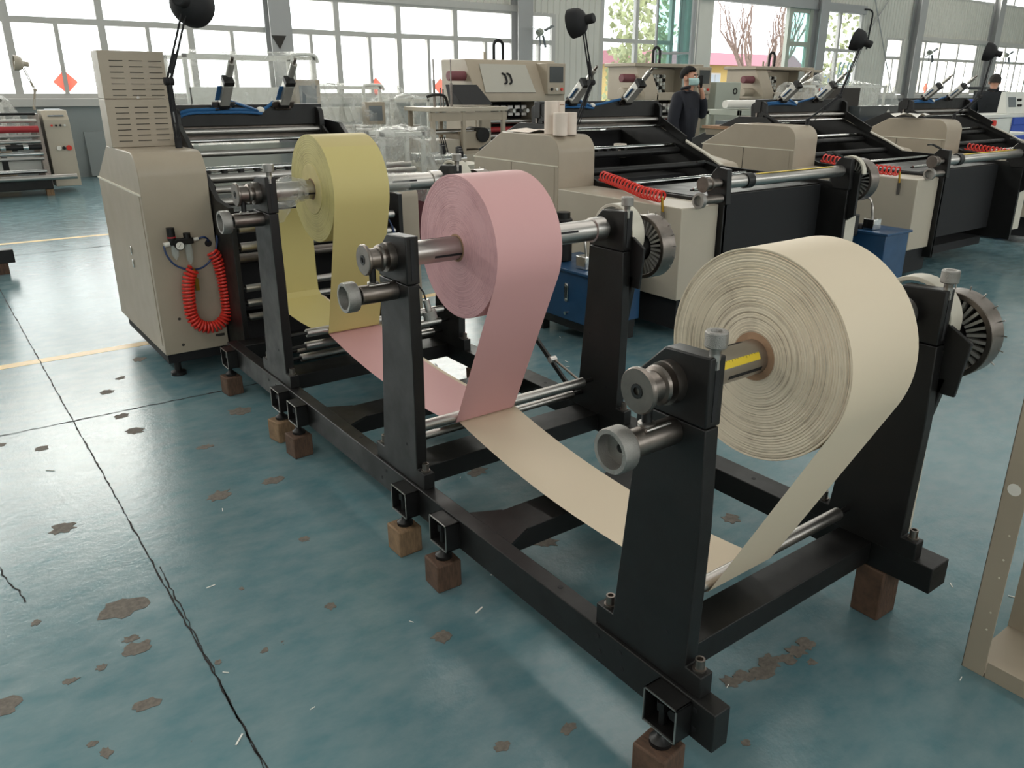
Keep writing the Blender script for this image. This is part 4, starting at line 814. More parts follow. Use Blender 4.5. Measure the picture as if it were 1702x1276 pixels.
# ================================================================== printing machines further back
def printer(x0, W, y0, lab, kind):
    t = thing('label_printer', (x0+W/2, y0+.5, 0), lab, 'machine', 'label printing machines in the back row')
    x1 = x0+W; pr_ = [(y0, 1.42), (y0, 1.52), (y0+.24, 1.98), (y0+.28, 2.02), (y0+.95, 2.02), (y0+.95, 1.42)]
    if kind == 0: hd = MB().prism(pr_, 'x', x0, x1).build('hood', 'beige', t, .012)
    else:
        m = MB().prism(pr_, 'x', x0, x0+.35); m.prism(pr_, 'x', x1-.42, x1); m.prism([(y0+.5, 1.42), (y0+.5, 1.95), (y0+.95, 1.95), (y0+.95, 1.42)], 'x', x0+.3, x1-.4); m.box(x0-.05, x1+.03, y0+.2, y0+1.0, 1.97, 2.03); m.box(x0+.3, x1-.4, y0, y0+.06, 1.42, 1.55); hd = m.build('hood', 'beige', t, .01)
    # body below
    B(x0+.06, x0+.34, y0+.1, y0+.95, 0, 1.42).build('side_column', 'beige', t, .01); B(x1-.42, x1-.06, y0+.1, y0+.95, 0, 1.42).build('side_column', 'beige', t, .01)
    B(x0+.34, x1-.42, y0+.6, y0+.9, 0, 1.42).build('back_plate', 'black_matte', t); B(x0+.3, x1-.4, y0+.05, y0+.9, 0, .72).build('base_cabinet', 'beige', t, .008)
    for k in range(6):
        x = x0+.40+k*(W-.9)/6; MB().box(x, x+.10, y0+.3, y0+.5, 1.20, 1.36).build('print_head', 'steel', t, .006); MB().cyl((x+.05, y0+.28, 1.28), (x+.05, y0+.2, 1.28), .03, n=14).build('head_knob', 'white_paint' if k % 2 else 'black', t)
    for z, mt in ((1.12, 'steel'), (1.0, 'red_dark'), (.9, 'steel')): MB().cyl((x0+.34, y0+.35, z), (x1-.42, y0+.35, z), .04, n=16).build('roller', mt, t)
    if kind == 0:
        s = (Vector((0, y0+.24, 1.98))-Vector((0, y0, 1.52))).normalized(); n = Vector((0, -s.z, s.y))
        def on(x, k): p = Vector((x, y0, 1.52))+s*k+n*.008; return p
        a, b = x0+.18, x1-.58
        MB().add([on(a, .03), on(b, .03), on(b-.05, .48), on(a+.03, .48), on(a, .03)+n*.01, on(b, .03)+n*.01, on(b-.05, .48)+n*.01, on(a+.03, .48)+n*.01], [(0, 1, 2, 3), (7, 6, 5, 4), (0, 4, 5, 1), (1, 5, 6, 2), (2, 6, 7, 3), (3, 7, 4, 0)]).build('hood_window', 'hood_glass', hd)
        for c in (-.045, .045):
            cx = (a+b)/2+c-.02; MB().tube([on(cx-.02, .33)+n*.02, on(cx+.02, .30)+n*.03, on(cx+.025, .24)+n*.035, on(cx+.02, .18)+n*.03, on(cx-.02, .16)+n*.02], .014, 8).build('handle', 'black_matte', hd)
    else:
        for r_ in range(5):
            for c in range(7): MB().ring((x0+.42+c*.085, y0+.44, 1.56+r_*.065), (x0+.42+c*.085, y0+.5, 1.56+r_*.065), .028, .012, 14).build('tape_reel', 'white_paint' if (r_+c) % 3 else 'black', hd)
        MB().box(x1-.62, x1-.45, y0+.1, y0+.12, 1.56, 1.95).build('hood_window', 'acrylic', hd)
    pn = B(x1-.40, x1-.04, y0-.06, y0+.25, 1.52, 1.98).build('touch_panel', 'beige', t, .01); B(x1-.36, x1-.09, y0-.066, y0-.058, 1.70, 1.93).build('screen', 'screen_dark', pn); 
    for k, mt in enumerate(('black', 'white_paint', 'red')): MB().cyl((x1-.32+k*.1, y0-.06, 1.60), (x1-.32+k*.1, y0-.085, 1.60), .022, n=12).build('button', mt, pn)
    # looped hose and stub on the roof
    pts = [(x0+W*.4, y0+.5, 2.0)]+[(x0+W*.4+.085-.085*math.cos(R(a)), y0+.5, 2.22+.085*math.sin(R(a))) for a in range(0, 181, 22)]+[(x0+W*.4+.17, y0+.5, 2.0)]
    MB().tube(pts, .024, 8).build('roof_hose', 'black_matte', t); MB().cyl((x0+W*.3, y0+.5, 2.0), (x0+W*.3, y0+.5, 2.13), .02, n=10).build('roof_stub', 'beige', t)
    for z, r_ in ((1.78, .07), (1.55, .08)):
        MB().cyl((x0-.28, y0+.3, z), (x0+.02, y0+.3, z), r_, n=18).build('side_motor', 'dark_red' if r_ < .08 else 'beige', t, .01)
    return t
printer(5.62, 1.70, 9.5, 'beige label printer with closed tilted window hood and two black handles', 0)
printer(9.1, 1.66, 9.5, 'beige label printer with open reel racks behind the man on the phone', 1)
printer(12.35, 1.85, 9.5, 'beige label printer with open reel racks before the teal door leaf', 1)
# infeed bench of the first printer
t = thing('infeed_bench', (5.0, 8.95, 0), 'beige steel bench frame with cupboard and tilted black tray on top', 'bench')
m = MB(); 
for x in (4.38, 4.86, 5.52):
    for y in (8.7, 9.3): m.box(x, x+.05, y-.025, y+.025, 0, 1.33)
m.build('bench_frame', 'beige', t); B(4.34, 5.6, 8.65, 9.35, 1.32, 1.375).build('bench_top', 'beige_light', t, .006); B(4.36, 5.6, 8.68, 8.72, 1.2, 1.31).build('apron', 'beige', t)
c = B(4.86, 5.58, 8.68, 9.32, .05, .80).build('cupboard', 'beige', t, .006)
for x in (4.88, 5.22): d = B(x, x+.33, 8.672, 8.682, .09, .76).build('door', 'beige_light', c, .003)
MB().cyl((5.19, 8.66, .52), (5.19, 8.68, .52), .012, n=10).build('latch', 'black', c)
B(4.40, 4.86, 8.75, 9.25, .2, .95).build('side_cabinet', 'beige_light', t, .006)
MB().prism([(8.8, 1.40), (9.15, 1.40), (9.25, 1.66), (9.2, 1.66)], 'x', 4.95, 5.45).build('tilted_tray', 'black_matte', t, .006)
for (x, y, z0, z1, r_) in ((4.62, 9.0, 1.37, 1.72, .018), (4.62, 9.0, 1.72, 1.98, .010), (4.86, 8.95, 1.37, 1.68, .018), (4.86, 8.95, 1.68, 1.98, .009), (4.72, 9.0, 1.37, 1.62, .012), (4.79, 9.05, 1.37, 1.60, .012)): MB().cyl((x, y, z0), (x, y, z1), r_, n=10).build('upright_rod', 'steel_dark', t)
MB().tube([(4.5, 9.0, 1.5), (4.6, 8.95, 1.53), (4.75, 8.95, 1.51), (4.82, 8.98, 1.38)], .02, 8).build('bent_bracket', 'black', t)
MB().cyl((4.45, 8.9, 1.05), (5.45, 8.9, 1.05), .035, n=14).build('feed_roller', 'steel', t); MB().box(4.9, 5.3, 8.8, 9.2, .82, 1.05).build('feed_unit', 'beige', t, .01); MB().cyl((5.25, 8.75, 1.0), (5.25, 9.1, 1.0), .1, n=20).build('feed_drum', 'black', t)
for k in range(3): MB().tube([(4.48+.03*k, 8.64, 1.0), (4.52+.03*k, 8.62, .8), (4.47+.02*k, 8.62, .62)], .008, 6).build('cable', 'black_matte', t)
MB().ring((4.62, 8.3, 0), (4.62, 8.3, .5), .07, .03, 20).build('film_roll', 'plastic_white', None, .003, label='upright white film roll before the beige bench', cat='film roll')
# stack of long tubes and black clips lying on pallet-like bench behind the pink roll
t = thing('rail_stand', (3.6, 7.6, 0), 'low bench carrying long steel bars with black clamps', 'bench')
B(3.7, 4.25, 7.2, 8.2, .72, .78).build('bench_top', 'paint_white_dirty', t, .004)
for x in (3.72, 4.18):
    for y in (7.25, 8.1): B(x, x+.05, y, y+.05, 0, .72).build('leg', 'beige', t)
for k in range(5): MB().cyl((3.65, 7.45+k*.13, .83), (4.1, 7.45+k*.13, .83), .045, n=14).build('steel_bar', 'chrome', t)
for k in range(9): MB().box(3.95+.04*(k % 5), 3.99+.04*(k % 5), 7.3+.08*k, 7.36+.08*k, .85, .93+.02*(k % 3)).build('clamp', 'black_matte', t, .008)
# ------------------------------------------------------------------ machines under plastic film
def drape(x0, x1, y0, y1, zt, zb, seed, flare=.22, peak=None, n=26):
    rnd = random.Random(seed); ph = [rnd.uniform(0, 6) for _ in range(8)]; rows = []
    for j in range(n+1):
        row = []
        for i in range(n+1):
            u, v = -1.5+3*i/n, -1.5+3*j/n; eu, ev = max(0, abs(u)-1), max(0, abs(v)-1); e = min(.5, max(eu, ev))*2
            cu, cv = max(-1, min(1, u)), max(-1, min(1, v)); x = (x0+x1)/2+cu*(x1-x0)/2; y = (y0+y1)/2+cv*(y1-y0)/2
            z = zt+(zb-zt)*e+.03*math.sin(5*u+ph[0])*math.cos(4*v+ph[1])*(1-e)
            if peak: z += peak[2]*math.exp(-((u-peak[0])**2+(v-peak[1])**2)*5)*(1-e)
            f = e*flare*(1+.5*math.sin(9*u+ph[2])*math.sin(8*v+ph[3])+.25*math.sin(17*(u+v)+ph[4]))
            x += math.copysign(f, u) if eu else .0; y += math.copysign(f, v) if ev else 0.
            x += .02*math.sin(14*v+ph[5])*e; y += .02*math.sin(13*u+ph[6])*e
            row.append((x+rnd.uniform(-.006, .006), y+rnd.uniform(-.006, .006), z+rnd.uniform(-.006, .006)))
        rows.append(row)
    return MB().strip(rows)
def wrapped(x0, x1, y0, y1, z1, lab, seed, style=0, peak=None, zb=.3):
    t = thing('wrapped_machine', ((x0+x1)/2, (y0+y1)/2, 0), lab, 'machine', 'machines stored under clear plastic film')
    B(x0+.08, x1-.08, y0+.1, y1-.1, .05, z1*.52).build('machine_body', 'beige' if style != 1 else 'dark_red', t, .01)
    m = MB()
    for x in (x0+.08, x1-.12):
        for y in (y0+.1, y1-.14): m.box(x, x+.04, y, y+.04, z1*.5, z1-.03)
    m.box(x0+.08, x1-.08, y0+.1, y0+.14, z1-.07, z1-.03); m.box(x0+.08, x1-.08, y1-.14, y1-.1, z1-.07, z1-.03); m.build('frame', 'white_paint', t)
    for k in range(4): MB().cyl((x0+.1, y0+.12+k*.1, z1*.56+k*.05), (x1-.1, y0+.12+k*.1, z1*.56+k*.05), .03, n=12).build('roller', 'steel', t)
    if style == 0:
        B(x0+.1, x1-.1, y0+.1, y0+.16, z1*.70, z1*.82).build('guard_panel', 'white_paint', t, .004)
        d = B(x1-.42, x1-.12, y0-.06, y0+.06, z1*.68, z1*.86).build('monitor', 'beige', t, .01); B(x1-.37, x1-.17, y0-.066, y0-.058, z1*.71, z1*.83).build('screen', 'screen', d)
        MB().tube([(x1-.4, y0, z1*.86), (x1-.4, y0, z1*.97), (x1-.36, y0, z1*.99), (x1-.14, y0, z1*.99), (x1-.1, y0, z1*.95)], .018, 8).build('monitor_arm', 'white_paint', t)
    drape(x0, x1, y0, y1, z1, zb, seed, .18, peak).build('plastic_film', 'film', t, sheet=True)
    return t
wrapped(1.15, 2.75, 8.2, 9.2, 1.98, 'pale machine with monitor under clear film behind the louvred control box', 3, 0, None, 1.0)
wrapped(3.2, 4.35, 9.75, 10.5, 1.66, 'low machine with white roof frame under clear film beneath the red diamond', 5, 0, None, .6)
wrapped(2.62, 3.3, 6.75, 7.35, 1.22, 'dark red machine under crumpled clear film beside the yellow roll', 8, 1, None, .5)
wrapped(5.3, 6.2, 11.6, 12.4, 1.45, 'machine under peaked clear film beside the beige bench', 11, 2, (-.3, 0, .25), .5)
wrapped(-1.3, .25, 15.0, 15.6, 1.42, 'machine under clear film behind the small rewinder with red roller', 14, 2, (-.2, 0, .2), .8)
wrapped(11.6, 14.0, 7.75, 8.6, 1.72, 'machine heaped with shiny crumpled film before the grey wall panel', 17, 2, (-.2, .1, .2), .9)
# ------------------------------------------------------------------ small rewinder by the window wall
t = thing('rewinder', (-.4, 14.3, 0), 'small grey rewinder with red roller and slanted control pedestal by the windows', 'machine')
for x in (.42, -1.9): MB().prism([(13.7, .12), (13.9, 1.2), (14.5, 1.2), (14.6, .12)], 'x', x, x+.08).build('side_plate', 'steel_dark', t, .006)
cp = MB().prism([(13.9, .10), (14.0, 1.1), (14.12, 1.24), (14.5, 1.24), (14.6, .10)], 'x', .56, .92).build('control_pedestal', 'beige_light', t, .008)
B(.60, .88, 13.995, 14.02, .86, .868).build('panel_seam', 'slot', cp)
MB().prism([(14.03, 1.15), (14.04, 1.165), (14.3, 1.26), (14.3, 1.245)], 'x', .64, .86).build('screen', 'screen', cp)
for k, mt in enumerate(('red', 'black', 'black', 'white_paint')): MB().cyl((.66+.06*k, 13.985, 1.02), (.66+.06*k, 13.96, 1.02), .016, n=10).build('button', mt, cp)
for x, mt, r_ in ((.70, 'plastic_white', .035), (.77, 'black', .025), (.84, 'red', .04)): MB().cyl((x, 13.97, .68), (x, 13.93, .68), r_, n=14).build('button', mt, cp)
for (y, z, r_, mt) in ((13.85, 1.20, .02, 'black'), (13.85, 1.1, .025, 'alu'), (13.8, .98, .05, 'red_dark'), (13.8, .88, .02, 'steel'), (13.78, .80, .03, 'steel'), (13.78, .72, .04, 'black'), (13.76, .62, .03, 'chrome'), (13.76, .55, .025, 'steel'), (13.55, .28, .04, 'steel'), (13.75, .36, .03, 'chrome')):
    MB().cyl((-1.85, y, z), (.45 if y > 13.6 else .82, y, z), r_, n=16).build('roller', mt, t)
for k in range(14): MB().ring((-1.75+k*.15, 13.78, .72), (-1.68+k*.15, 13.78, .72), .055, .035, 14).build('pressure_wheel', 'chrome' if k % 2 else 'black', t)
B(-1.82, .42, 13.95, 13.98, .36, .56).build('guard_plate', 'white_paint', t)
for k in range(5): B(-1.3+.3*k, -1.22+.3*k, 13.93, 13.95, .38, .60).build('clip', 'black', t)
B(-1.85, .48, 13.6, 14.5, .10, .24).build('base_beam', 'black', t, .01)
for x in (-1.7, .38): B(x, x+.1, 13.62, 13.75, 0, .1).build('support_block', 'wood_pale', t)
MB().cyl((.0, 14.1, 1.2), (-.06, 14.1, 1.55), .035, .01, n=12).build('cone_post', 'steel', t)
lamp('pale grey folding-arm lamp on the small rewinder before the window', (.58, 14.9, 1.23), (.64, 14.9, 1.53), (.52, 14.9, 1.93), (-.9, -.3, .1), 1.15, 'beige_light')
MB().prism([(16.05, .02), (16.08, .02), (16.18, .80), (16.15, .80)], 'x', 1.43, 2.3).build('steel_sheet', 'wall_low', None, .004, label='grey steel sheet leaning against the wall below the windows', cat='panel')
# black frame end poking in beside the aisle
t = thing('machine_rail', (-1.0, 7.9, 0), 'black machine rail end on a wooden foot beside the aisle', 'machine frame')
B(-2.6, -.64, 7.74, 7.86, .10, .22).build('rail', 'black', t, .004); MB().prism([(-1.5, .22), (-.74, .22), (-.80, .75), (-1.5, .75)], 'y', 7.76, 7.84).build('post', 'black', t, .004)
B(-.80, -.70, 7.74, 7.88, 0, .10).build('foot_block', 'wood', t)
# ------------------------------------------------------------------ things on the window wall
def diamond(x, z, s, lab, y=WALL_Y-.035):
    MB().prism([(x-s, z), (x, z-s), (x+s, z), (x, z+s)], 'y', y, y+.004).build('window_sticker', 'red_paper', None, label=lab, cat='sticker', group='red paper diamonds on the windows')
m_, nt_, b_ = nodes('red_paper'); b_.inputs['Base Color'].default_value = srgb((224, 96, 84)); b_.inputs['Roughness'].default_value = .7
tr_ = N(nt_, 'ShaderNodeBsdfTranslucent'); tr_.inputs[0].default_value = srgb((240, 168, 156)); mx_ = N(nt_, 'ShaderNodeMixShader'); mx_.inputs[0].default_value = .75; nt_.links.new(b_.outputs[0], mx_.inputs[1]); nt_.links.new(tr_.outputs[0], mx_.inputs[2]); nt_.links.new(mx_.outputs[0], nt_.nodes['Material Output'].inputs[0])
diamond(1.29, 1.655, .20, 'red paper diamond on the window above the leaning steel sheet'); diamond(7.38, 1.60, .19, 'red paper diamond on the window beyond the film covered machine'); diamond(9.04, 1.60, .19, 'red paper diamond on the window behind the bench rods'); diamond(31.1, 1.62, .2, 'red paper diamond on the window right of the grey wall panel')
def fan(x, z, lab):
    t = thing('wall_fan', (x, WALL_Y-.45, z), lab, 'fan', 'wall fans on the columns'); y = WALL_Y-.45
    MB().bar((x, WALL_Y-.3, z-.15), (x, y, z-.05), .03, .03).build('bracket', 'white_paint', t); MB().ball((x, y, z), .09, .12, .09).build('motor', 'grey_green', t)
    MB().tube([(x, y, z-.08), (x+.02, y, z-.3)], .02, 8).build('pull_stem', 'screen', t)
    for a in (25, 165, 285):
        c, s_ = math.cos(R(a)), math.sin(R(a)); MB().bar((x+c*.08, y-.1, z+s_*.08), (x+c*.36, y-.12, z+s_*.36), .012, .09, (0, 1, .4)).build('blade', 'screen', t)
fan(11.64, 2.86, 'wall fan with bare blades on the column before the narrow window'); fan(30.2, 2.88, 'wall fan with bare blades before the window right of the grey panel'); fan(36.5, 2.94, 'wall fan with bare blades behind the last machine lamp')
t = thing('exit_mark', (5.1, WALL_Y-.36, 2.4), 'small dark triangular plate on the grey column', 'sign'); MB().prism([(5.0, 2.55), (5.3, 2.55), (5.15, 2.3)], 'y', WALL_Y-.36, WALL_Y-.345).build('plate', 'slot', t)
t = thing('ladder', (23.4, 14.8, 0), 'pale teal folding ladder standing before the glass', 'ladder'); m = MB()
for x0, x1, y in ((22.5, 23.15, 14.6), (23.4, 23.6, 14.6), (23.1, 23.35, 15.2), (24.2, 23.75, 15.2)): m.tube([(x0, y, 0), (x1, 14.9, 2.3), (x1+.06, 14.9, 2.38)], .03, 8)
m.build('stiles', 'ladder', t); m = MB()
for k in range(1, 8): f = k/8; m.cyl((22.5+.65*f, 14.6+.3*f, 2.3*f), (23.4+.2*f, 14.6+.3*f, 2.3*f), .018, n=8)
m.build('rungs', 'ladder', t)
# ------------------------------------------------------------------ right of the printers
t = thing('drive_cabinet', (11.3, 9.7, 0), 'pale grey drive cabinet with round vent before the bare tree', 'cabinet')
B(10.95, 11.65, 9.5, 10.0, .9, 1.73).build('cabinet_body', 'grey_green', t, .01); MB().ring((11.49, 9.49, 1.57), (11.49, 9.5, 1.57), .06, .035, 18).build('vent_ring', 'black', t); B(11.0, 11.6, 9.55, 9.95, 0, .9).build('pedestal', 'grey_green', t, .01)
t = thing('conveyor_frame', (9.6, 7.6, 0), 'pale green conveyor frame beside the cabinet row behind the third machine', 'conveyor')
m = MB()
for x in (8.95, 10.2):
    for y in (7.3, 7.9): m.box(x, x+.05, y, y+.05, 0, 1.30)
m.box(8.95, 10.25, 7.3, 7.35, 1.24, 1.32); m.box(8.95, 10.25, 7.9, 7.95, 1.24, 1.32); m.box(8.95, 9.0, 7.3, 7.9, 1.24, 1.32); m.box(10.2, 10.25, 7.3, 7.9, 1.24, 1.32); m.build('frame', 'grey_green', t, .005)
MB().cyl((8.9, 7.55, 1.40), (10.0, 7.55, 1.40), .06, n=16).build('feed_roller', 'plastic_white', t); B(9.1, 10.1, 7.36, 7.88, 1.05, 1.15).build('tray', 'screen', t); MB().cyl((9.0, 7.34, 1.15), (9.25, 7.34, 1.15), .05, n=14).build('drive_roller', 'black', t)
t = thing('trim_winder', (6.5, 5.2, 0), 'beige hopper and box cabinet beyond the second machine arm', 'cabinet')
B(6.05, 6.55, 5.0, 5.6, 0, 1.0).build('cabinet_body', 'beige', t, .008); MB().prism([(6.1, 1.0), (6.4, 1.0), (6.5, 1.22), (6.0, 1.22)], 'y', 5.05, 5.4).build('hopper', 'beige', t, .006); MB().prism([(5.98, 1.22), (6.52, 1.22), (6.52, 1.25), (5.98, 1.25)], 'y', 5.03, 5.42).build('hopper_rim', 'cardboard', t)
t = thing('drive_unit', (11.5, 6.6, 0), 'dark grey drive beam with round knob before the film heap', 'machine')
B(10.9, 12.4, 6.5, 6.7, 1.12, 1.38).build('drive_beam', 'screen_dark', t, .01); MB().cyl((11.7, 6.48, 1.27), (11.7, 6.5, 1.27), .05, n=16).build('knob', 'chrome', t); B(10.7, 11.25, 6.75, 7.1, 1.0, 1.65).build('drive_box', 'slot', t, .01)
for x in (11.0, 12.2): B(x, x+.08, 6.55, 6.65, 0, 1.12).build('leg', 'screen_dark', t)
t = thing('work_desk', (13.3, 5.6, 0), 'white aluminium work desk with open blue shelf beyond the last machine', 'desk')
B(12.05, 14.6, 5.35, 5.95, 1.20, 1.25).build('desk_top', 'white_paint', t, .005)
for x in (12.08, 12.75, 13.6, 14.5): B(x, x+.06, 5.37, 5.43, 0, 1.2).build('leg', 'alu', t)
B(12.1, 14.5, 5.38, 5.9, .9, .94).build('shelf', 'white_paint', t); B(12.82, 13.6, 5.36, 5.39, .95, 1.19).build('front_panel', 'white_paint', t)
MB().cyl((12.93, 5.36, 1.12), (12.93, 5.31, 1.12), .05, n=16).build('stop_button', 'red', t)
for k, x in enumerate((12.15, 12.45)): B(x, x+.26, 5.45, 5.8, .941, 1.12).build('shelf_bin', 'blue_box', t, .01)
t = thing('control_console', (13.9, 5.65, 1.25), 'white tilted control console with screen and knobs on the desk', 'console')
MB().prism([(5.45, 1.252), (5.53, 1.60), (5.60, 1.60), (5.62, 1.252)], 'x', 13.6, 14.35).build('console_body', 'white_paint', t, .008); MB().prism([(5.468, 1.36), (5.504, 1.52), (5.52, 1.52), (5.48, 1.36)], 'x', 13.68, 13.95).build('screen', 'screen', t)
for k in range(4): MB().cyl((14.03+.08*(k % 2), 5.50+.02*(k//2), 1.38+.09*(k//2)), (14.03+.08*(k % 2), 5.455+.02*(k//2), 1.385+.09*(k//2)), .022, n=12).build('knob', 'black', t)
for (x, y, lab) in ((15.35, 7.2, 'blue plastic crate beside the man in the dark jacket'), (18.1, 7.2, 'blue plastic crate behind the control console')):
    t = thing('crate', (x+.4, y+.25, 0), lab, 'crate', 'blue crates by the desk'); B(x, x+.8, y, y+.5, .9, 1.44).build('crate_body', 'blue_box', t, .01); B(x-.02, x+.82, y-.02, y+.52, 1.38, 1.44).build('crate_rim', 'blue_box', t, .006); B(x+.02, x+.78, y+.02, y+.48, 0, .9).build('crate_stack', 'blue_box', t, .01)
t = thing('monitor_stack', (17.4, 7.6, 0), 'dark monitor and keyboard tray on a white cabinet beyond the desk', 'monitor'); B(16.9, 17.9, 7.5, 7.9, 0, 1.3).build('cabinet_body', 'white_paint', t, .01); B(17.0, 17.6, 7.6, 7.66, 1.3, 1.60).build('monitor', 'screen_dark', t, .01); B(17.0, 17.8, 7.5, 7.8, 1.62, 1.68).build('keyboard_tray', 'screen_dark', t, .005)
# ------------------------------------------------------------------ open sheet-metal cabinet shell in front on the right
t = thing('cabinet_shell', (1.35, -.45, 0), 'empty beige sheet-metal cabinet shell standing open beside the white roll', 'cabinet')
x0, x1, y0, y1, H = 1.02, 1.62, -.80, -.134, 1.3
B(x0+.005, x1-.005, y0+.005, y1-.005, .0, .012).build('bottom_plate', 'beige', t, .002); B(x0+.001, x0+.006, y0+.068, y1-.068, 0, .055).build('bottom_flange', 'beige', t, .001)
def post(xa, ya, sx, sy):
    m = MB(); w = .065; m.box(min(xa, xa+sx*.004), max(xa, xa+sx*.004), min(ya, ya+sy*w), max(ya, ya+sy*w), 0, H); m.box(min(xa, xa+sx*w), max(xa, xa+sx*w), min(ya, ya+sy*.004), max(ya, ya+sy*.004), 0, H); m.box(min(xa+sx*w, xa+sx*(w-.004)), max(xa+sx*w, xa+sx*(w-.004)), min(ya, ya+sy*.02), max(ya, ya+sy*.02), 0, H); p = m.build('corner_post', 'beige', t, .0015); return p
p = post(x0, y1, 1, -1); post(x0, y0, 1, 1); post(x1, y1, -1, -1); post(x1, y0, -1, 1)
MB().cyl((x0-.001, y1-.03, .62), (x0+.001, y1-.03, .62), .018, n=16).build('knockout_hole', 'plastic_white', p)
for z in (.16, .22, .34, .40, .48): MB().cyl((x0-.0008, y1-.045, z), (x0+.001, y1-.045, z), .003, n=8).build('rivet_hole', 'seam', p)
for (a, b, c, d) in ((x0, x1, y1-.012, y1), (x0, x1, y0, y0+.012), (x0, x0+.012, y0, y1), (x1-.012, x1, y0, y1)): B(a, b, c, d, H-.06, H).build('top_rail', 'beige', t)
B(x1-.006, x1-.002, y0+.06, y1-.06, .01, .42).build('inner_panel', 'beige', t); B(x0+.3, x0+.304, y0+.1, y1-.004, .01, .36).build('inner_panel', 'beige', t)
# ================================================================== people
def skin_mesh(name, J, E, mt, parent, root=0, sub=2, label=None):
    bm = bmesh.new(); ly = bm.verts.layers.skin.verify(); vs = [bm.verts.new(j[0]) for j in J]; bm.verts.ensure_lookup_table()
    for a, b in E: bm.edges.new((vs[a], vs[b]))
    for v, j in zip(vs, J): v[ly].radius = (j[1], j[2] if len(j) > 2 else j[1]); v[ly].use_root = False
    vs[root][ly].use_root = True
    me = bpy.data.meshes.new(name); bm.to_mesh(me); bm.free(); me.materials.append(M[mt])
    o = bpy.data.objects.new(name, me); COL.objects.link(o); o.parent = parent; ORG[o.name] = ORG[parent.name]
    sk = o.modifiers.new('skin', 'SKIN'); sk.use_smooth_shade = True; sb = o.modifiers.new('sub', 'SUBSURF'); sb.levels = sub; sb.render_levels = sub
    return o
def person(loc, face, lab, jacket, hair_m, phone, mask):
    t = thing('person', (0, 0, 0), lab, 'person')
    s = 1.87/1.78
    sh, el_r, wr_r, hd_r = (.185, -.01, 1.45), (.255, -.04, 1.16), (.245, .06, .92), (.235, .10, .83)
    if phone: el_l, wr_l, hd_l = (-.33, .08, 1.22), (-.165, .125, 1.49), (-.122, .105, 1.58)
    else: el_l, wr_l, hd_l = (-.25, .10, 1.17), (-.18, .33, 1.08), (-.15, .41, 1.08)
    J = [((0, 0, .95), .13, .10), ((0, .01, 1.15), .125, .10), ((0, .0, 1.36), .15, .105), ((0, 0, 1.50), .06, .06), ((0, .02, 1.57), .055, .06), ((0, .035, 1.62), .068, .085), ((0, .03, 1.69), .078, .098), ((0, .02, 1.75), .066, .085),
         (sh, .062), (el_r, .045), (wr_r, .03), (hd_r, .032, .018), ((-sh[0], sh[1], sh[2]), .062), (el_l, .045), (wr_l, .03), (hd_l, .032, .018),
         ((.10, 0, .90), .085), ((.11, .02, .50), .06), ((.11, -.02, .09), .042), ((.12, .13, .045), .038, .03), ((-.10, 0, .90), .085), ((-.11, .03, .50), .06), ((-.11, -.01, .09), .042), ((-.12, .14, .045), .038, .03)]
    E = [(0, 1), (1, 2), (2, 3), (3, 4), (4, 5), (5, 6), (6, 7), (2, 8), (8, 9), (9, 10), (10, 11), (2, 12), (12, 13), (13, 14), (14, 15), (0, 16), (16, 17), (17, 18), (18, 19), (0, 20), (20, 21), (21, 22), (22, 23)]
    for hi, hp, wp in ((11, hd_r, wr_r), (15, hd_l, wr_l)):
        d = (Vector(hp)-Vector(wp)).normalized(); sd = d.cross(Vector((0, 1, 0) if abs(d.y) < .8 else (0, 0, 1))).normalized(); cu = d.cross(sd)
        for k in range(4):
            b = Vector(hp)+sd*(.026-.0175*k)+d*.02; L = (.038, .045, .042, .032)[k]; i = len(J)
            J += [(tuple(b), .0095), (tuple(b+d*L*.6+cu*.008), .009), (tuple(b+d*L+cu*.03), .0075)]; E += [(hi, i), (i, i+1), (i+1, i+2)]
        i = len(J); b = Vector(hp)-d*.025+sd*.032; J += [(tuple(b), .012), (tuple(b+sd*.015+d*.03+cu*.01), .0095)]; E += [(hi, i), (i, i+1)]
    body = skin_mesh('body', J, E, 'skin', t)
    # clothes
    JJ = [((0, 0, .76), .18, .14), ((0, 0, 1.0), .178, .135), ((0, .01, 1.17), .172, .135), ((0, 0, 1.36), .185, .135), ((0, 0, 1.50), .115, .09), ((0, .005, 1.555), .078, .074), ((.205, -.01, 1.455), .09), (el_r, .076), (tuple(Vector(wr_r).lerp(Vector(el_r), .12)), .052), ((-.205, -.01, 1.455), .09), (el_l, .076), (tuple(Vector(wr_l).lerp(Vector(el_l), .12)), .052)]
    jk = skin_mesh('jacket', JJ, [(0, 1), (1, 2), (2, 3), (3, 4), (4, 5), (3, 6), (6, 7), (7, 8), (3, 9), (9, 10), (10, 11)], jacket, t, 2)
    MB().tube([(.07*math.cos(R(a)), .0+.068*math.sin(R(a)), 1.56+.012*math.sin(R(a))) for a in range(-240, 61, 20)], .018, 8).build('collar', jacket, jk)
    skin_mesh('trousers', [((0, 0, .93), .14, .11), ((.10, 0, .86), .10), ((.112, .02, .5), .078), ((.112, -.01, .10), .062), ((-.10, 0, .86), .10), ((-.112, .03, .5), .078), ((-.112, 0, .10), .062)], [(0, 1), (1, 2), (2, 3), (0, 4), (4, 5), (5, 6)], 'trousers', t)
    for sx in (1, -1): MB().ball((sx*.118, .06, .045), .055, .135, .055).build('shoe', 'shoe', t)
    # head details
    hm = MB(); rnd = random.Random(4); c = Vector((0, .012, 1.705)); n, mm = 22, 12; rows = []
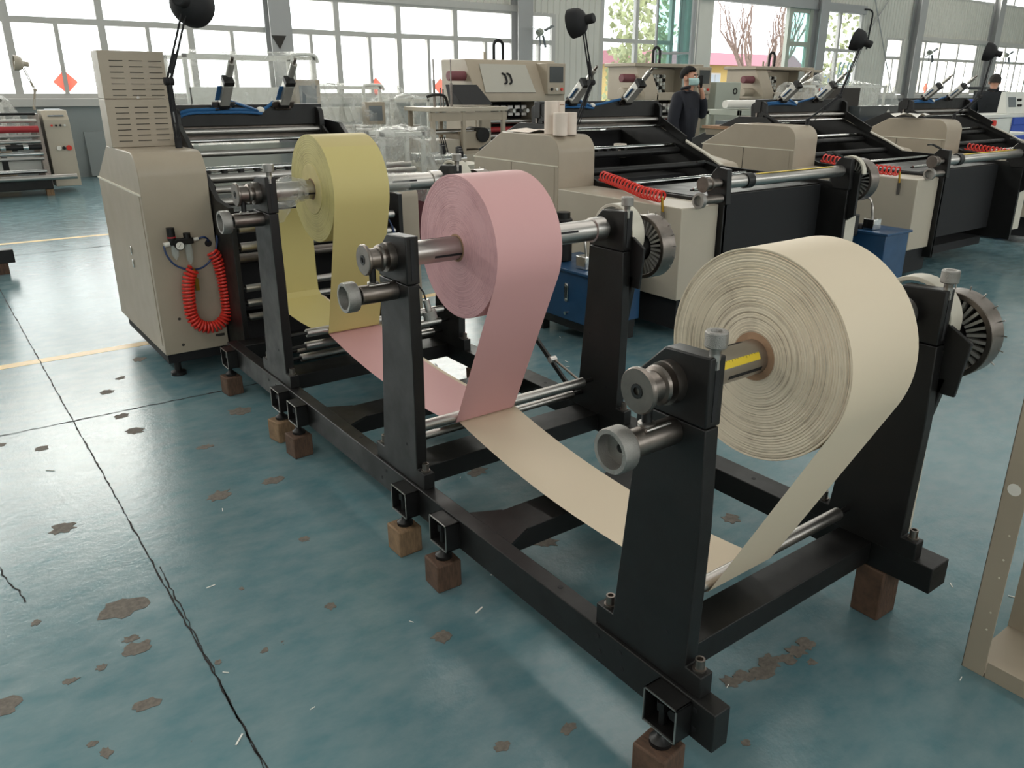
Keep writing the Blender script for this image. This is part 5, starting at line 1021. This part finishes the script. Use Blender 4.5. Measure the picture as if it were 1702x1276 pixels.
    for j in range(mm+1):
        ph = R(0+112*j/mm); row = []
        for i in range(n+1):
            th = 2*math.pi*(i % n)/n; fr_ = math.sin(th); cut = 1.0
            lim = R(58) if fr_ > .35 else (R(84) if fr_ > -.1 else R(112)); p_ = min(ph, lim); k = 1+.03*math.sin(9*th+j)
            row.append((c.x+.094*k*math.sin(p_)*math.cos(th), c.y+.112*k*math.sin(p_)*math.sin(th)-.004, c.z+.105*k*math.cos(p_)))
        rows.append(row)
    hm.strip(rows).build('hair', hair_m, t, sheet=True)
    for sx in (1, -1):
        MB().ball((sx*.083, .01, 1.665), .014, .024, .034, 10, 8).build('ear', 'skin', t); MB().ball((sx*.031, .108, 1.685), .014, .01, .008, 10, 6).build('eye', 'plastic_white', t); MB().ball((sx*.031, .1165, 1.685), .006, .004, .006, 8, 6).build('pupil', 'black_matte', t); MB().bar((sx*.015, .116, 1.708), (sx*.052, .105, 1.71), .008, .008).build('eyebrow', hair_m, t)
    MB().prism([(.112, 1.69), (.14, 1.645), (.11, 1.64)], 'x', -.014, .014).build('nose', 'skin', t, .005)
    MB().ball((0, .108, 1.612), .025, .012, .008, 10, 6).build('mouth', 'dark_red', t)
    if mask:
        m = MB(); rows = [[(.088*math.sin(R(a))*(1-.12*j/4), .02+(.118+.014*math.sin(math.pi*j/4))*math.cos(R(a)), 1.672-.02*j-(0.0 if j else 0)) for a in range(-82, 83, 12)] for j in range(5)]
        mk = m.strip(rows).build('face_mask', 'mask', t, sheet=True); sd = mk.modifiers.new('th', 'SOLIDIFY'); sd.thickness = .004
        for sx in (1, -1): MB().tube([(sx*.086, .035, 1.665), (sx*.092, .0, 1.67), (sx*.09, -.012, 1.66)], .002, 5).build('mask_loop', 'mask', mk)
    t.location = loc; t.rotation_euler = (0, 0, face); t.scale = (s, s, s)
    return t, Vector(hd_l)*s

p1, hl = person((6.88, 6.5, 0), R(195), 'man in dark navy jacket and pale face mask holding a phone to his ear', 'jacket', 'hair', True, True)
rz = Matrix.Rotation(R(195), 4, 'Z'); hp = rz @ Vector((-.102*1.05, .115*1.05, 1.635*1.05)); base = Vector((6.88, 6.5, 0))+hp
ph = MB().bar(base+Vector((0, 0, -.075)), base+Vector((.01, 0, .075)), .075, .012, tuple((rz @ Vector((-.8, .2, 0))))).build('phone', 'black_matte', None, .004, label='black mobile phone in the masked man\'s raised hand', cat='phone')
p2, _ = person((14.63, 6.2, 0), R(-60), 'man in dark jacket with short grey hair bending over the white desk', 'jacket_dark', 'hair_grey', False, False)
